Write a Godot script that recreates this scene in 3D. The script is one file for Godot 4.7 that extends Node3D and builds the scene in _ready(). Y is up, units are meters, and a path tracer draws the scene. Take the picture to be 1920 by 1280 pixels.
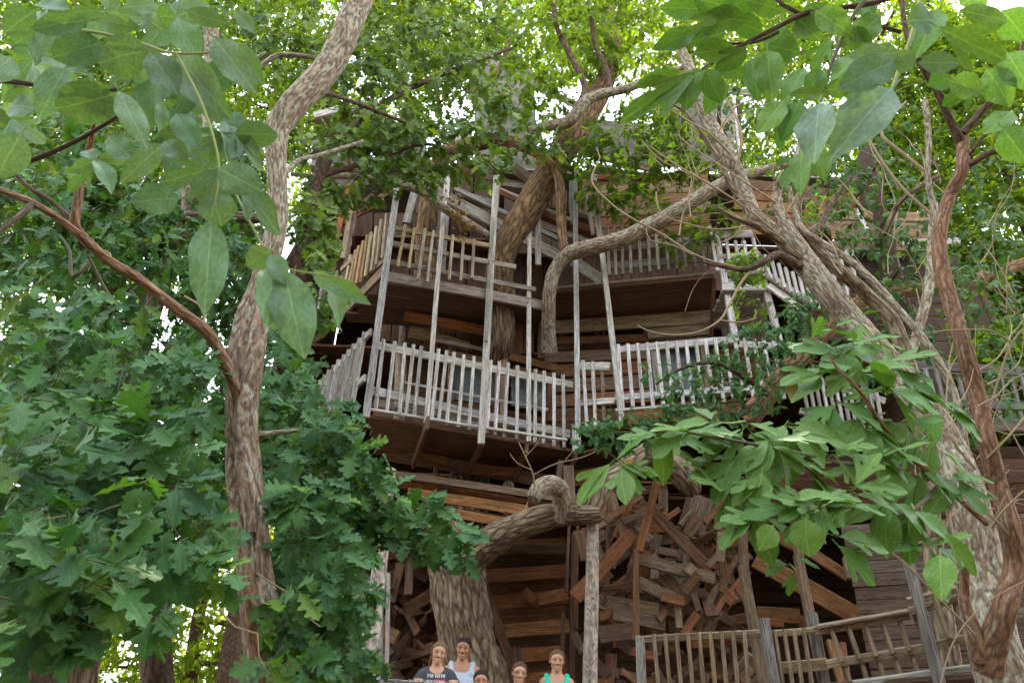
extends Node3D
# A many-storeyed tree house of salvaged boards, seen from below between oaks and sassafras trees.

const F := 1550.0            # focal length in pixels of the 1920-wide photograph
var eye := Vector3(0, 1.6, 0)
var cam_basis: Basis
var rng := RandomNumberGenerator.new()
var M := {}                  # materials
var noise := FastNoiseLite.new()
var things: Array[Node3D] = []

func _ready() -> void:
	rng.seed = 7
	noise.seed = 11
	noise.frequency = 1.0
	setup_view()
	make_materials()
	build_ground()
	build_house()
	build_decks()
	build_railings()
	build_stairs()
	build_porch()
	build_lattice()
	build_central_oak()
	build_left_trees()
	build_right_trees()
	build_background()
	build_people()
	for t in things:
		settle(t)

func setup_view() -> void:
	var u := Vector3(90, 2740, -1550).normalized()      # world up as the camera sees it
	var fw := Vector3(0, 0, -1)
	var h := (fw - u * fw.dot(u)).normalized()
	var z := -h
	var x := u.cross(z)
	cam_basis = Basis(x, u, z).transposed()
	var cam := Camera3D.new()
	cam.name = "camera"
	cam.transform = Transform3D(cam_basis, eye)
	cam.far = 400.0
	cam.near = 0.05
	var at := CameraAttributesPhysical.new()
	at.frustum_focal_length = 29.06
	at.frustum_focus_distance = 9.5
	at.exposure_aperture = 6.3
	at.frustum_near = 0.05
	at.frustum_far = 400.0
	cam.attributes = at
	cam.fov = 44.87
	add_child(cam)
	cam.current = true
	var we := WorldEnvironment.new()
	we.name = "environment"
	var env := Environment.new()
	env.background_mode = Environment.BG_SKY
	var sky := Sky.new()
	var sm := ProceduralSkyMaterial.new()
	sm.sky_top_color = Color(0.82, 0.86, 0.91)
	sm.sky_horizon_color = Color(0.97, 0.96, 0.93)
	sm.sky_curve = 0.2
	sm.sky_energy_multiplier = 1.15
	sm.ground_bottom_color = Color(0.22, 0.19, 0.15)
	sm.ground_horizon_color = Color(0.5, 0.5, 0.46)
	sm.ground_curve = 0.05
	sky.sky_material = sm
	env.sky = sky
	env.tonemap_mode = Environment.TONE_MAPPER_LINEAR
	env.tonemap_exposure = 4.5
	env.sdfgi_enabled = true
	env.ssao_enabled = true
	env.ssil_enabled = true
	we.environment = env
	add_child(we)
	var sun := DirectionalLight3D.new()
	sun.name = "sun"
	sun.light_energy = 1.6
	sun.light_color = Color(1.0, 0.95, 0.84)
	sun.light_angular_distance = 0.5
	sun.shadow_enabled = true
	add_child(sun)
	sun.look_at_from_position(Vector3(9, 30, -20), Vector3(0, 0, 0))   # high behind the house, to the right

# ---------- from the photograph to the place ----------
func ray(px: float, py: float) -> Vector3:
	return (cam_basis * Vector3(px - 960.0, 640.0 - py, -F)).normalized()

func q(px: float, py: float, d: float) -> Vector3:      # on the upright plane d metres in front
	var r := ray(px, py)
	return eye + r * (d / -r.z)

func hh(px: float, py: float, h: float) -> Vector3:     # on the level plane at height h
	var r := ray(px, py)
	return eye + r * ((h - eye.y) / r.y)

func depth_of(p: Vector3) -> float:
	return -(cam_basis.transposed() * (p - eye)).z

func metres(pix: float, p: Vector3) -> float:           # so many pixels of the photograph, at p
	return pix * depth_of(p) / F

func in_view(p: Vector3) -> bool:
	var c := cam_basis.transposed() * (p - eye)
	return c.z < 0 and absf(c.x / c.z) < 0.64 and absf(c.y / c.z) < 0.43

func rr(a: float, b: float) -> float:
	return rng.randf_range(a, b)

func rv() -> Vector3:
	return Vector3(rr(-1, 1), rr(-1, 1), rr(-1, 1))

# ---------- things and parts ----------
func thing(called: String, label: String, category: String, group := "") -> Node3D:
	var o := Node3D.new()
	o.name = called
	add_child(o, true)
	o.set_meta("label", label)
	o.set_meta("category", category)
	if group != "":
		o.set_meta("group", group)
	things.append(o)
	return o

func part(parent: Node3D, called: String, mesh: Mesh, mat: Material = null) -> MeshInstance3D:
	var o := MeshInstance3D.new()
	o.name = called
	o.mesh = mesh
	if mat:
		o.material_override = mat
		for i in mesh.get_surface_count():
			o.set_surface_override_material(i, mat)
		o.material_override = null
	parent.add_child(o, true)
	return o

func sub(parent: Node3D, called: String) -> Node3D:
	var o := Node3D.new()
	o.name = called
	parent.add_child(o, true)
	return o

func settle(t: Node3D) -> void:                         # moves a thing's origin to its base
	var box := AABB()
	var first := true
	for m in t.find_children("*", "MeshInstance3D", true, false):
		var b: AABB = m.transform * m.mesh.get_aabb()
		var p: Node = m.get_parent()
		if p != t:
			b = p.transform * b
		box = b if first else box.merge(b)
		first = false
	if first:
		return
	var c := box.get_center()
	c.y = box.position.y
	t.position = c
	for k in t.get_children():
		k.position -= c

# ---------- boards ----------
const GREY := Color(0.42, 0.405, 0.375)
const SILVER := Color(0.72, 0.70, 0.67)
const TAN := Color(0.29, 0.215, 0.14)
const FRESH := Color(0.50, 0.40, 0.21)
const AMBER := Color(0.38, 0.19, 0.075)
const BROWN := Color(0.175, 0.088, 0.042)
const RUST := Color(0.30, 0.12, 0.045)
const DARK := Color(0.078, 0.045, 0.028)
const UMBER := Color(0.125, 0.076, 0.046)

func tone(c: Color, amount := 0.16) -> Color:
	var k := 1.0 + rr(-amount, amount)
	return Color(c.r * k * (1 + rr(-.04, .04)), c.g * k, c.b * k * (1 + rr(-.06, .06)))

func board_mesh(length: float, w: float, t: float, tint: Color, segs := 2) -> ArrayMesh:
	# a sawn board along +x: width on y, thickness on z, edges eased, slightly bowed
	var st := SurfaceTool.new()
	st.begin(Mesh.PRIMITIVE_TRIANGLES)
	var e := minf(0.005, minf(w, t) * 0.18)
	var prof: Array[Vector2] = [Vector2(-w / 2 + e, t / 2), Vector2(w / 2 - e, t / 2), Vector2(w / 2, t / 2 - e), Vector2(w / 2, -t / 2 + e), Vector2(w / 2 - e, -t / 2), Vector2(-w / 2 + e, -t / 2), Vector2(-w / 2, -t / 2 + e), Vector2(-w / 2, t / 2 - e)]
	var around: Array[float] = [0.0]
	for i in 8:
		around.append(around[i] + prof[i].distance_to(prof[(i + 1) % 8]))
	var u0 := rr(0, 5)
	var v0 := rr(0, 5)
	var bow := rr(-1, 1) * 0.0025 * length
	var cup := rr(-1, 1) * 0.0025 * length
	var twist := rr(-0.02, 0.02)
	st.set_color(tint)
	var at := func(i: int, s: int) -> Vector3:
		var f := float(s) / segs
		var b := sin(f * PI)
		var p := prof[i % 8].rotated(twist * (f - 0.5))
		return Vector3((f - 0.5) * length, p.x + bow * b, p.y + cup * b)
	for s in segs:
		for i in 8:
			var a: Vector3 = at.call(i, s)
			var b: Vector3 = at.call(i + 1, s)
			var c: Vector3 = at.call(i + 1, s + 1)
			var d: Vector3 = at.call(i, s + 1)
			var n := (c - a).cross(b - a).normalized()
			var ua := u0 + a.x
			var uc := u0 + c.x
			var va := v0 + around[i]
			var vb := v0 + around[i + 1]
			var pts := [a, d, c, a, c, b]
			var uvs := [Vector2(ua, va), Vector2(uc, va), Vector2(uc, vb), Vector2(ua, va), Vector2(uc, vb), Vector2(ua, vb)]
			n = (pts[2] - pts[0]).cross(pts[1] - pts[0]).normalized()
			for k in 6:
				st.set_normal(n)
				st.set_uv(uvs[k])
				st.add_vertex(pts[k])
	for endn in 2:
		var s: int = segs * endn
		var n := Vector3(-1 if endn == 0 else 1, 0, 0)
		for i in range(1, 7):
			var tri := [at.call(0, s), at.call(i, s), at.call(i + 1, s)]
			if endn == 1:
				tri = [at.call(0, s), at.call(i + 1, s), at.call(i, s)]
			if (tri[2] - tri[0]).cross(tri[1] - tri[0]).dot(n) < 0:
				var sw = tri[1]
				tri[1] = tri[2]
				tri[2] = sw
			for p in tri:
				st.set_normal(n)
				st.set_uv(Vector2(v0 + p.y * 0.25, u0 + p.z * 0.25))
				st.add_vertex(p)
	return st.commit()

func frame(a: Vector3, b: Vector3, face: Vector3) -> Transform3D:
	var x := (b - a).normalized()
	var z := (face - x * face.dot(x)).normalized()
	var y := z.cross(x)
	return Transform3D(Basis(x, y, z), (a + b) * 0.5)

func board(parent: Node3D, called: String, a: Vector3, b: Vector3, w: float, t: float, tint: Color, face := Vector3(0, 0, 1), mat := "wood") -> MeshInstance3D:
	var o := part(parent, called, board_mesh(a.distance_to(b), w, t, tone(tint)), M[mat])
	o.transform = frame(a, b, face)
	return o

var shift := 0.0            # added to the distances of a wing

# a board given by two points of the photograph, each with its distance, and a width in pixels
func bp(parent: Node3D, called: String, x1: float, y1: float, d1: float, x2: float, y2: float, d2: float, wpx: float, t: float, tint: Color, face := Vector3(0, -0.25, 1), mat := "wood") -> MeshInstance3D:
	var a := q(x1, y1, d1 + shift)
	var b := q(x2, y2, d2 + shift)
	return board(parent, called, a, b, metres(wpx, (a + b) * 0.5), t, tint, face, mat)

# rows of planks between two edges (each edge from its top to its bottom)
func plank_rows(parent: Node3D, called: String, lt: Vector3, lb: Vector3, rt: Vector3, rb: Vector3, rows: int, tint: Color, ragged := 0.0, proud := 0.012, tint2 := Color(0, 0, 0, 0)) -> void:
	for i in rows:
		var f := (i + 0.5) / rows
		var a := lt.lerp(lb, f)
		var b := rt.lerp(rb, f)
		var h := (lt.distance_to(lb) + rt.distance_to(rb)) * 0.5 / rows
		var along := (b - a).normalized()
		var face := along.cross((lt - lb).normalized())
		if face.z < 0:
			face = -face
		a -= along * rr(0, ragged)
		b += along * rr(0, ragged)
		var off := face.normalized() * rr(-proud, proud)
		var c := tint if tint2.a == 0.0 else tint.lerp(tint2, rng.randf())
		board(parent, called, a + off, b + off, h - rr(0.004, 0.012), 0.028, c, face)

# ---------- materials ----------
func noise_bytes(w: int, h: int, freq: float, seed_: int, kind := FastNoiseLite.TYPE_SIMPLEX_SMOOTH, fractal := FastNoiseLite.FRACTAL_FBM, oct := 4) -> PackedByteArray:
	var n := FastNoiseLite.new()
	n.seed = seed_
	n.noise_type = kind
	n.fractal_type = fractal
	n.fractal_octaves = oct
	n.frequency = freq
	var im := n.get_seamless_image(w, h, false, false, 0.2, true)
	im.convert(Image.FORMAT_L8)
	return im.get_data()

func tex_from(w: int, h: int, data: PackedByteArray, fmt: int) -> ImageTexture:
	return ImageTexture.create_from_image(Image.create_from_data(w, h, false, fmt, data))

func make_materials() -> void:
	# wood grain: x runs along the board (1.6 m), y across (0.25 m)
	var w := 256
	var h := 512
	var warp := noise_bytes(w, h, 0.006, 3)
	var fine := noise_bytes(w, h, 0.05, 4)
	var blot := noise_bytes(w, h, 0.012, 5)
	for kind in 2:
		var col := PackedByteArray()
		var hgt := PackedByteArray()
		col.resize(w * h * 3)
		hgt.resize(w * h)
		for y in h:
			for x in w:
				var i := y * w + x
				var wa := warp[i] / 255.0
				var g := 0.5 + 0.5 * sin(TAU * (y * 14.0 / h + wa * 5.0))
				g = pow(g, 1.6)
				var fi := fine[(y * w + (x / 4)) % (w * h)] / 255.0
				var b := blot[i] / 255.0
				var crack := 0.0
				if kind == 1:
					crack = clampf((absf(fmod(wa * 7.0 + y * 11.0 / h, 1.0) - 0.5) - 0.44) * 16.0, 0, 1) * clampf((fi - 0.35) * 4.0, 0, 1)
				var v := 0.98 - 0.22 * g - 0.30 * (fi - 0.35) - 0.34 * (b - 0.4) - 0.5 * crack
				v = clampf(v, 0.25, 1.0)
				var red := 1.0 - 0.05 * g
				col[i * 3] = int(clampf(v * (1.0 + 0.03 * g), 0, 1) * 255)
				col[i * 3 + 1] = int(clampf(v * red, 0, 1) * 255)
				col[i * 3 + 2] = int(clampf(v * (red - 0.03 * g), 0, 1) * 255)
				hgt[i] = int(clampf(0.8 - 0.3 * g - 0.25 * fi - 0.5 * crack, 0, 1) * 255)
		var m := StandardMaterial3D.new()
		m.resource_name = ["sawn wood", "weathered wood"][kind]
		m.vertex_color_use_as_albedo = true
		m.albedo_texture = tex_from(w, h, col, Image.FORMAT_RGB8)
		m.uv1_scale = Vector3(0.62, 4.0, 1)
		m.roughness = 0.78
		m.metallic_specular = 0.35
		m.heightmap_enabled = true
		m.heightmap_texture = tex_from(w, h, hgt, Image.FORMAT_L8)
		m.heightmap_scale = [0.15, 0.3][kind]
		M[["wood", "weathered"][kind]] = m
	# bark: u round the trunk, v along it, in metres
	for spec in [["bark", Color(0.29, 0.215, 0.14), Color(0.065, 0.044, 0.028), 0.10], ["bark_lichen", Color(0.31, 0.245, 0.165), Color(0.10, 0.07, 0.048), 0.60], ["bark_brown", Color(0.32, 0.23, 0.155), Color(0.095, 0.06, 0.042), 0.50], ["bark_dark", Color(0.15, 0.095, 0.065), Color(0.05, 0.035, 0.025), 0.10], ["bark_red", Color(0.27, 0.15, 0.09), Color(0.10, 0.055, 0.035), 0.35], ["bark_warm", Color(0.27, 0.165, 0.088), Color(0.06, 0.036, 0.02), 0.06]]:
		var n1 := noise_bytes(256, 256, 0.022, 21 + M.size(), FastNoiseLite.TYPE_SIMPLEX_SMOOTH, FastNoiseLite.FRACTAL_RIDGED, 4)
		var n2 := noise_bytes(256, 256, 0.034, 31 + M.size())
		var n3 := noise_bytes(256, 256, 0.07, 41 + M.size())
		var col := PackedByteArray()
		var hgt := PackedByteArray()
		col.resize(256 * 256 * 3)
		hgt.resize(256 * 256)
		for i in 256 * 256:
			var r := n1[i] / 255.0
			var cr := pow(clampf((r - 0.26) * 1.7, 0, 1), 0.8)
			var c: Color = spec[2]
			c = c.lerp(spec[1], 1.0 - cr)
			var k := 0.75 + 0.5 * n3[i] / 255.0
			c = Color(c.r * k, c.g * k, c.b * k)
			var li := clampf((n2[i] / 255.0 - (0.78 - 0.42 * spec[3])) * 7.0, 0, 1) * clampf((n3[i] / 255.0 - 0.22) * 3.0, 0.25, 1) * clampf(spec[3] * 1.6, 0, 1)
			c = c.lerp(Color(0.36, 0.38, 0.30), li * 0.7)
			c = c.linear_to_srgb()
			col[i * 3] = int(clampf(c.r, 0, 1) * 255)
			col[i * 3 + 1] = int(clampf(c.g, 0, 1) * 255)
			col[i * 3 + 2] = int(clampf(c.b, 0, 1) * 255)
			hgt[i] = int(clampf(1.0 - cr + 0.15 * n3[i] / 255.0, 0, 1) * 220)
		var m := StandardMaterial3D.new()
		m.resource_name = spec[0]
		m.albedo_texture = tex_from(256, 256, col, Image.FORMAT_RGB8)
		m.uv1_scale = Vector3(2.5, 0.5, 1) if spec[0] in ["bark", "bark_warm"] else Vector3(2.8, 0.95, 1)
		m.roughness = 0.9
		m.metallic_specular = 0.2
		m.heightmap_enabled = true
		m.heightmap_texture = tex_from(256, 256, hgt, Image.FORMAT_L8)
		m.heightmap_scale = 1.6 if spec[0] in ["bark", "bark_warm"] else 0.8
		M[spec[0]] = m
	# leaves: pale veins on the blade
	for spec in [["leaf_oak", 5.0, 0.50], ["leaf_sassafras", 3.5, 0.46], ["leaf_far", 4.0, 0.5]]:
		var n := 256
		var col := PackedByteArray()
		var hgt := PackedByteArray()
		col.resize(n * n * 3)
		hgt.resize(n * n)
		var mot := noise_bytes(n, n, 0.04, 77 + M.size())
		for y in n:
			for x in n:
				var u := absf(x / float(n) - 0.5) * 2.0
				var v := y / float(n)
				var mid := clampf(1.0 - u / 0.028, 0, 1)
				var s: float = fmod((v - u * 0.45) * spec[1] * 1.4 + 5.0, 1.0)
				var side := clampf(1.0 - absf(s - 0.5) / 0.05, 0, 1) * clampf(1.0 - u * 1.0, 0, 1)
				var vein := maxf(mid, side * 0.55)
				var mo := mot[y * n + x] / 255.0
				var c := 0.80 + 0.20 * (mo - 0.5) + 0.16 * vein
				var i := y * n + x
				col[i * 3] = int(clampf(c + 0.10 * vein, 0, 1) * 255)
				col[i * 3 + 1] = int(clampf(c + 0.03 * vein, 0, 1) * 255)
				col[i * 3 + 2] = int(clampf(c + 0.08 * vein, 0, 1) * 255)
				hgt[i] = int(clampf(0.5 - 0.4 * vein + 0.2 * mo, 0, 1) * 255)
		var m := StandardMaterial3D.new()
		m.resource_name = spec[0]
		m.albedo_texture = tex_from(n, n, col, Image.FORMAT_RGB8)
		m.vertex_color_use_as_albedo = true
		m.roughness = spec[2]
		m.metallic_specular = 0.30
		m.backlight_enabled = true
		m.backlight = Color(1.1, 1.17, 0.5) if spec[0] == "leaf_far" else Color(0.78, 0.83, 0.40)
		if spec[0] != "leaf_far":
			m.heightmap_enabled = true
			m.heightmap_texture = tex_from(n, n, hgt, Image.FORMAT_L8)
			m.heightmap_scale = 0.12
		m.cull_mode = BaseMaterial3D.CULL_DISABLED
		M[spec[0]] = m
	plain("twig", Color(0.085, 0.075, 0.04), 0.85)
	plain("twig_pale", Color(0.27, 0.195, 0.12), 0.85)
	plain("twig_green", Color(0.24, 0.27, 0.08), 0.7)
	plain("siding", Color(0.21, 0.195, 0.17), 0.7)
	plain("siding_white", Color(0.40, 0.37, 0.32), 0.7)
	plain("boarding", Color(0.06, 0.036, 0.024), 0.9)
	plain("tint", Color(1, 1, 1), 0.75)
	M.tint.vertex_color_use_as_albedo = true
	plain("skin", Color(1, 1, 1), 0.5)
	M.skin.vertex_color_use_as_albedo = true
	M.skin.subsurf_scatter_enabled = true
	M.skin.subsurf_scatter_strength = 0.08
	plain("print_white", Color(0.8, 0.8, 0.8), 0.8)
	plain("print_red", Color(0.62, 0.05, 0.10), 0.8)
	plain("dark_plastic", Color(0.02, 0.018, 0.018), 0.3)
	plain("ink", Color(0.05, 0.03, 0.02), 0.9)
	# siding sheets: blotchy grey
	var nb := noise_bytes(256, 256, 0.02, 90)
	var g3 := PackedByteArray()
	g3.resize(256 * 256 * 3)
	for i in 256 * 256:
		var k := 0.72 + 0.4 * (nb[i] / 255.0 - 0.3)
		g3[i * 3] = int(clampf(k, 0, 1) * 255)
		g3[i * 3 + 1] = int(clampf(k * 0.985, 0, 1) * 255)
		g3[i * 3 + 2] = int(clampf(k * 0.96, 0, 1) * 255)
	for k in ["siding", "siding_white"]:
		M[k].albedo_texture = tex_from(256, 256, g3, Image.FORMAT_RGB8)
		M[k].uv1_triplanar = true
		M[k].uv1_scale = Vector3(0.6, 0.6, 0.6)
	# old glass: dark, rippled, mirrors the trees
	var gl := StandardMaterial3D.new()
	gl.resource_name = "old glass"
	gl.albedo_color = Color(0.03, 0.036, 0.034).linear_to_srgb()
	gl.roughness = 0.12
	gl.metallic_specular = 0.6
	gl.normal_enabled = true
	var nim := Image.create_from_data(256, 256, false, Image.FORMAT_L8, noise_bytes(256, 256, 0.09, 91))
	nim.convert(Image.FORMAT_RGBA8)
	nim.bump_map_to_normal_map(6.0)
	gl.normal_texture = ImageTexture.create_from_image(nim)
	gl.normal_scale = 0.5
	gl.uv1_triplanar = true
	gl.uv1_scale = Vector3(1.4, 1.4, 1.4)
	M.glass = gl
	# forest floor
	var so := StandardMaterial3D.new()
	so.resource_name = "forest floor"
	var fl := noise_bytes(512, 512, 0.05, 95)
	var fc := PackedByteArray()
	fc.resize(512 * 512 * 3)
	for i in 512 * 512:
		var k := fl[i] / 255.0
		var c := Color(0.06, 0.045, 0.03).lerp(Color(0.13, 0.095, 0.06), k).linear_to_srgb()
		fc[i * 3] = int(c.r * 255)
		fc[i * 3 + 1] = int(c.g * 255)
		fc[i * 3 + 2] = int(c.b * 255)
	so.albedo_texture = tex_from(512, 512, fc, Image.FORMAT_RGB8)
	so.uv1_triplanar = true
	so.uv1_scale = Vector3(0.4, 0.4, 0.4)
	so.roughness = 0.95
	M.soil = so

func plain(k: String, c: Color, rough: float) -> void:
	var m := StandardMaterial3D.new()
	m.resource_name = k.replace("_", " ")
	m.albedo_color = c.linear_to_srgb()
	m.roughness = rough
	m.metallic_specular = 0.35
	M[k] = m

# ---------- stems ----------
func spline(pts: Array, rad: Array, step: float) -> Array:
	var out_p: Array[Vector3] = []
	var out_r: Array[float] = []
	for i in pts.size() - 1:
		var p0: Vector3 = pts[maxi(i - 1, 0)]
		var p1: Vector3 = pts[i]
		var p2: Vector3 = pts[i + 1]
		var p3: Vector3 = pts[mini(i + 2, pts.size() - 1)]
		var n := maxi(1, int(p1.distance_to(p2) / step))
		for k in n:
			var f := float(k) / n
			out_p.append(p1.cubic_interpolate(p2, p0, p3, f))
			out_r.append(lerpf(rad[i], rad[i + 1], f * f * (3 - 2 * f)))
	out_p.append(pts[-1])
	out_r.append(rad[-1])
	return [out_p, out_r]

func tube_into(st: SurfaceTool, pts: Array, rad: Array, sides := 8, step := 0.08, rough := 0.0, cap := true) -> void:
	var s := spline(pts, rad, step)
	var p: Array[Vector3] = s[0]
	var r: Array[float] = s[1]
	var n := p.size()
	var side := Vector3(1, 0, 0.1)
	var rings: Array[PackedVector3Array] = []
	var along: Array[float] = []
	var run := 0.0
	for i in n:
		var t := (p[mini(i + 1, n - 1)] - p[maxi(i - 1, 0)]).normalized()
		side = (side - t * side.dot(t)).normalized()
		var up := t.cross(side)
		if i > 0:
			run += p[i].distance_to(p[i - 1])
		along.append(run)
		var ring := PackedVector3Array()
		for k in sides:
			var a := TAU * k / sides
			var d := side * cos(a) + up * sin(a)
			var rad_k := r[i]
			if rough > 0.0:
				var c := p[i] + d * r[i]
				var lump := noise.get_noise_3d(c.x * 2.5, c.y * 1.2, c.z * 2.5)
				var ridge := 1.0 - absf(noise.get_noise_3d(cos(a) * r[i] * 22.0 + 5.0, run * 2.2 + lump * 0.8, sin(a) * r[i] * 22.0)) * 2.2
				rad_k *= 1.0 + rough * (lump * 0.9 + ridge * 0.55)
			ring.append(p[i] + d * rad_k)
		rings.append(ring)
	var base: int = st.get_meta("n") if st.has_meta("n") else 0
	var mean := 0.0
	for v in r:
		mean += v / n
	var girth := maxf(1.0, roundf(TAU * mean * 5.0)) / 5.0        # whole repeats of the bark round the stem
	for i in n:
		for k in sides + 1:
			var kk := k % sides
			var e1 := rings[i][(kk + 1) % sides] - rings[i][(kk + sides - 1) % sides]
			var e2 := rings[mini(i + 1, n - 1)][kk] - rings[maxi(i - 1, 0)][kk]
			st.set_normal(e1.cross(e2).normalized())
			st.set_uv(Vector2(girth * k / sides, along[i]))
			st.add_vertex(rings[i][kk])
	for i in n - 1:
		for k in sides:
			var a := base + i * (sides + 1) + k
			var b := a + sides + 1
			for v in [a, b, a + 1, a + 1, b, b + 1]:
				st.add_index(v)
	base += n * (sides + 1)
	if cap:
		var t := (p[n - 1] - p[maxi(n - 2, 0)]).normalized()
		for k in sides:
			st.set_normal(t)
			st.set_uv(Vector2(cos(TAU * k / sides), sin(TAU * k / sides)) * 0.1)
			st.add_vertex(rings[n - 1][k])
		st.set_normal(t)
		st.set_uv(Vector2(0, 0))
		st.add_vertex(p[n - 1] + t * r[n - 1] * 0.3)
		for k in sides:
			for v in [base + k, base + sides, base + (k + 1) % sides]:
				st.add_index(v)
		base += sides + 1
	st.set_meta("n", base)

func new_st() -> SurfaceTool:
	var st := SurfaceTool.new()
	st.begin(Mesh.PRIMITIVE_TRIANGLES)
	return st

# pts: [px, py, distance, half width in pixels] each
func stem_points(spec: Array) -> Array:
	var p := []
	var r := []
	for s in spec:
		var v := q(s[0], s[1], s[2])
		p.append(v)
		r.append(metres(s[3], v))
	return [p, r]

func stem(parent: Node3D, called: String, spec: Array, mat: String, sides := 10, rough := 0.08, step := 0.06) -> MeshInstance3D:
	var s := stem_points(spec)
	if mat == "twig_pale":
		for i in s[1].size():
			s[1][i] *= 0.62
	var st := new_st()
	tube_into(st, s[0], s[1], sides, step, rough)
	return part(parent, called, st.commit(), M[mat])

# ---------- leaves ----------
var leaf_cache := {}

func outline(kind: String) -> Array:
	match kind:
		"oak":
			return [[0.0, 0.008], [0.09, 0.03], [0.17, 0.10], [0.235, 0.19], [0.27, 0.215], [0.29, 0.17], [0.315, 0.125], [0.36, 0.13], [0.42, 0.23], [0.47, 0.32], [0.53, 0.36], [0.535, 0.32], [0.56, 0.325], [0.56, 0.25], [0.565, 0.165], [0.60, 0.13], [0.66, 0.18], [0.72, 0.27], [0.79, 0.30], [0.79, 0.26], [0.82, 0.245], [0.80, 0.17], [0.815, 0.125], [0.86, 0.15], [0.905, 0.165], [0.92, 0.11], [0.95, 0.06], [1.0, 0.0]]
		"oak_small":
			return [[0.0, 0.01], [0.14, 0.05], [0.24, 0.20], [0.30, 0.11], [0.37, 0.13], [0.51, 0.32], [0.56, 0.14], [0.63, 0.15], [0.77, 0.28], [0.80, 0.11], [0.90, 0.14], [1.0, 0.0]]
		"ovate":
			return [[0.0, 0.01], [0.06, 0.07], [0.15, 0.17], [0.27, 0.25], [0.42, 0.285], [0.58, 0.275], [0.72, 0.22], [0.84, 0.14], [0.93, 0.065], [1.0, 0.0]]
		"round":
			return [[0.0, 0.01], [0.04, 0.10], [0.12, 0.24], [0.25, 0.35], [0.42, 0.40], [0.60, 0.38], [0.76, 0.30], [0.88, 0.18], [0.96, 0.07], [1.0, 0.0]]
		"trilobe":
			return [[0.0, 0.01], [0.08, 0.04], [0.20, 0.10], [0.34, 0.20], [0.50, 0.33], [0.62, 0.39], [0.70, 0.375], [0.68, 0.29], [0.58, 0.20], [0.51, 0.14], [0.55, 0.125], [0.66, 0.16], [0.78, 0.18], [0.89, 0.14], [0.96, 0.07], [1.0, 0.0]]
		"far":
			return [[0.0, 0.02], [0.2, 0.17], [0.32, 0.10], [0.55, 0.30], [0.62, 0.13], [0.82, 0.20], [1.0, 0.0]]
	return []

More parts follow.
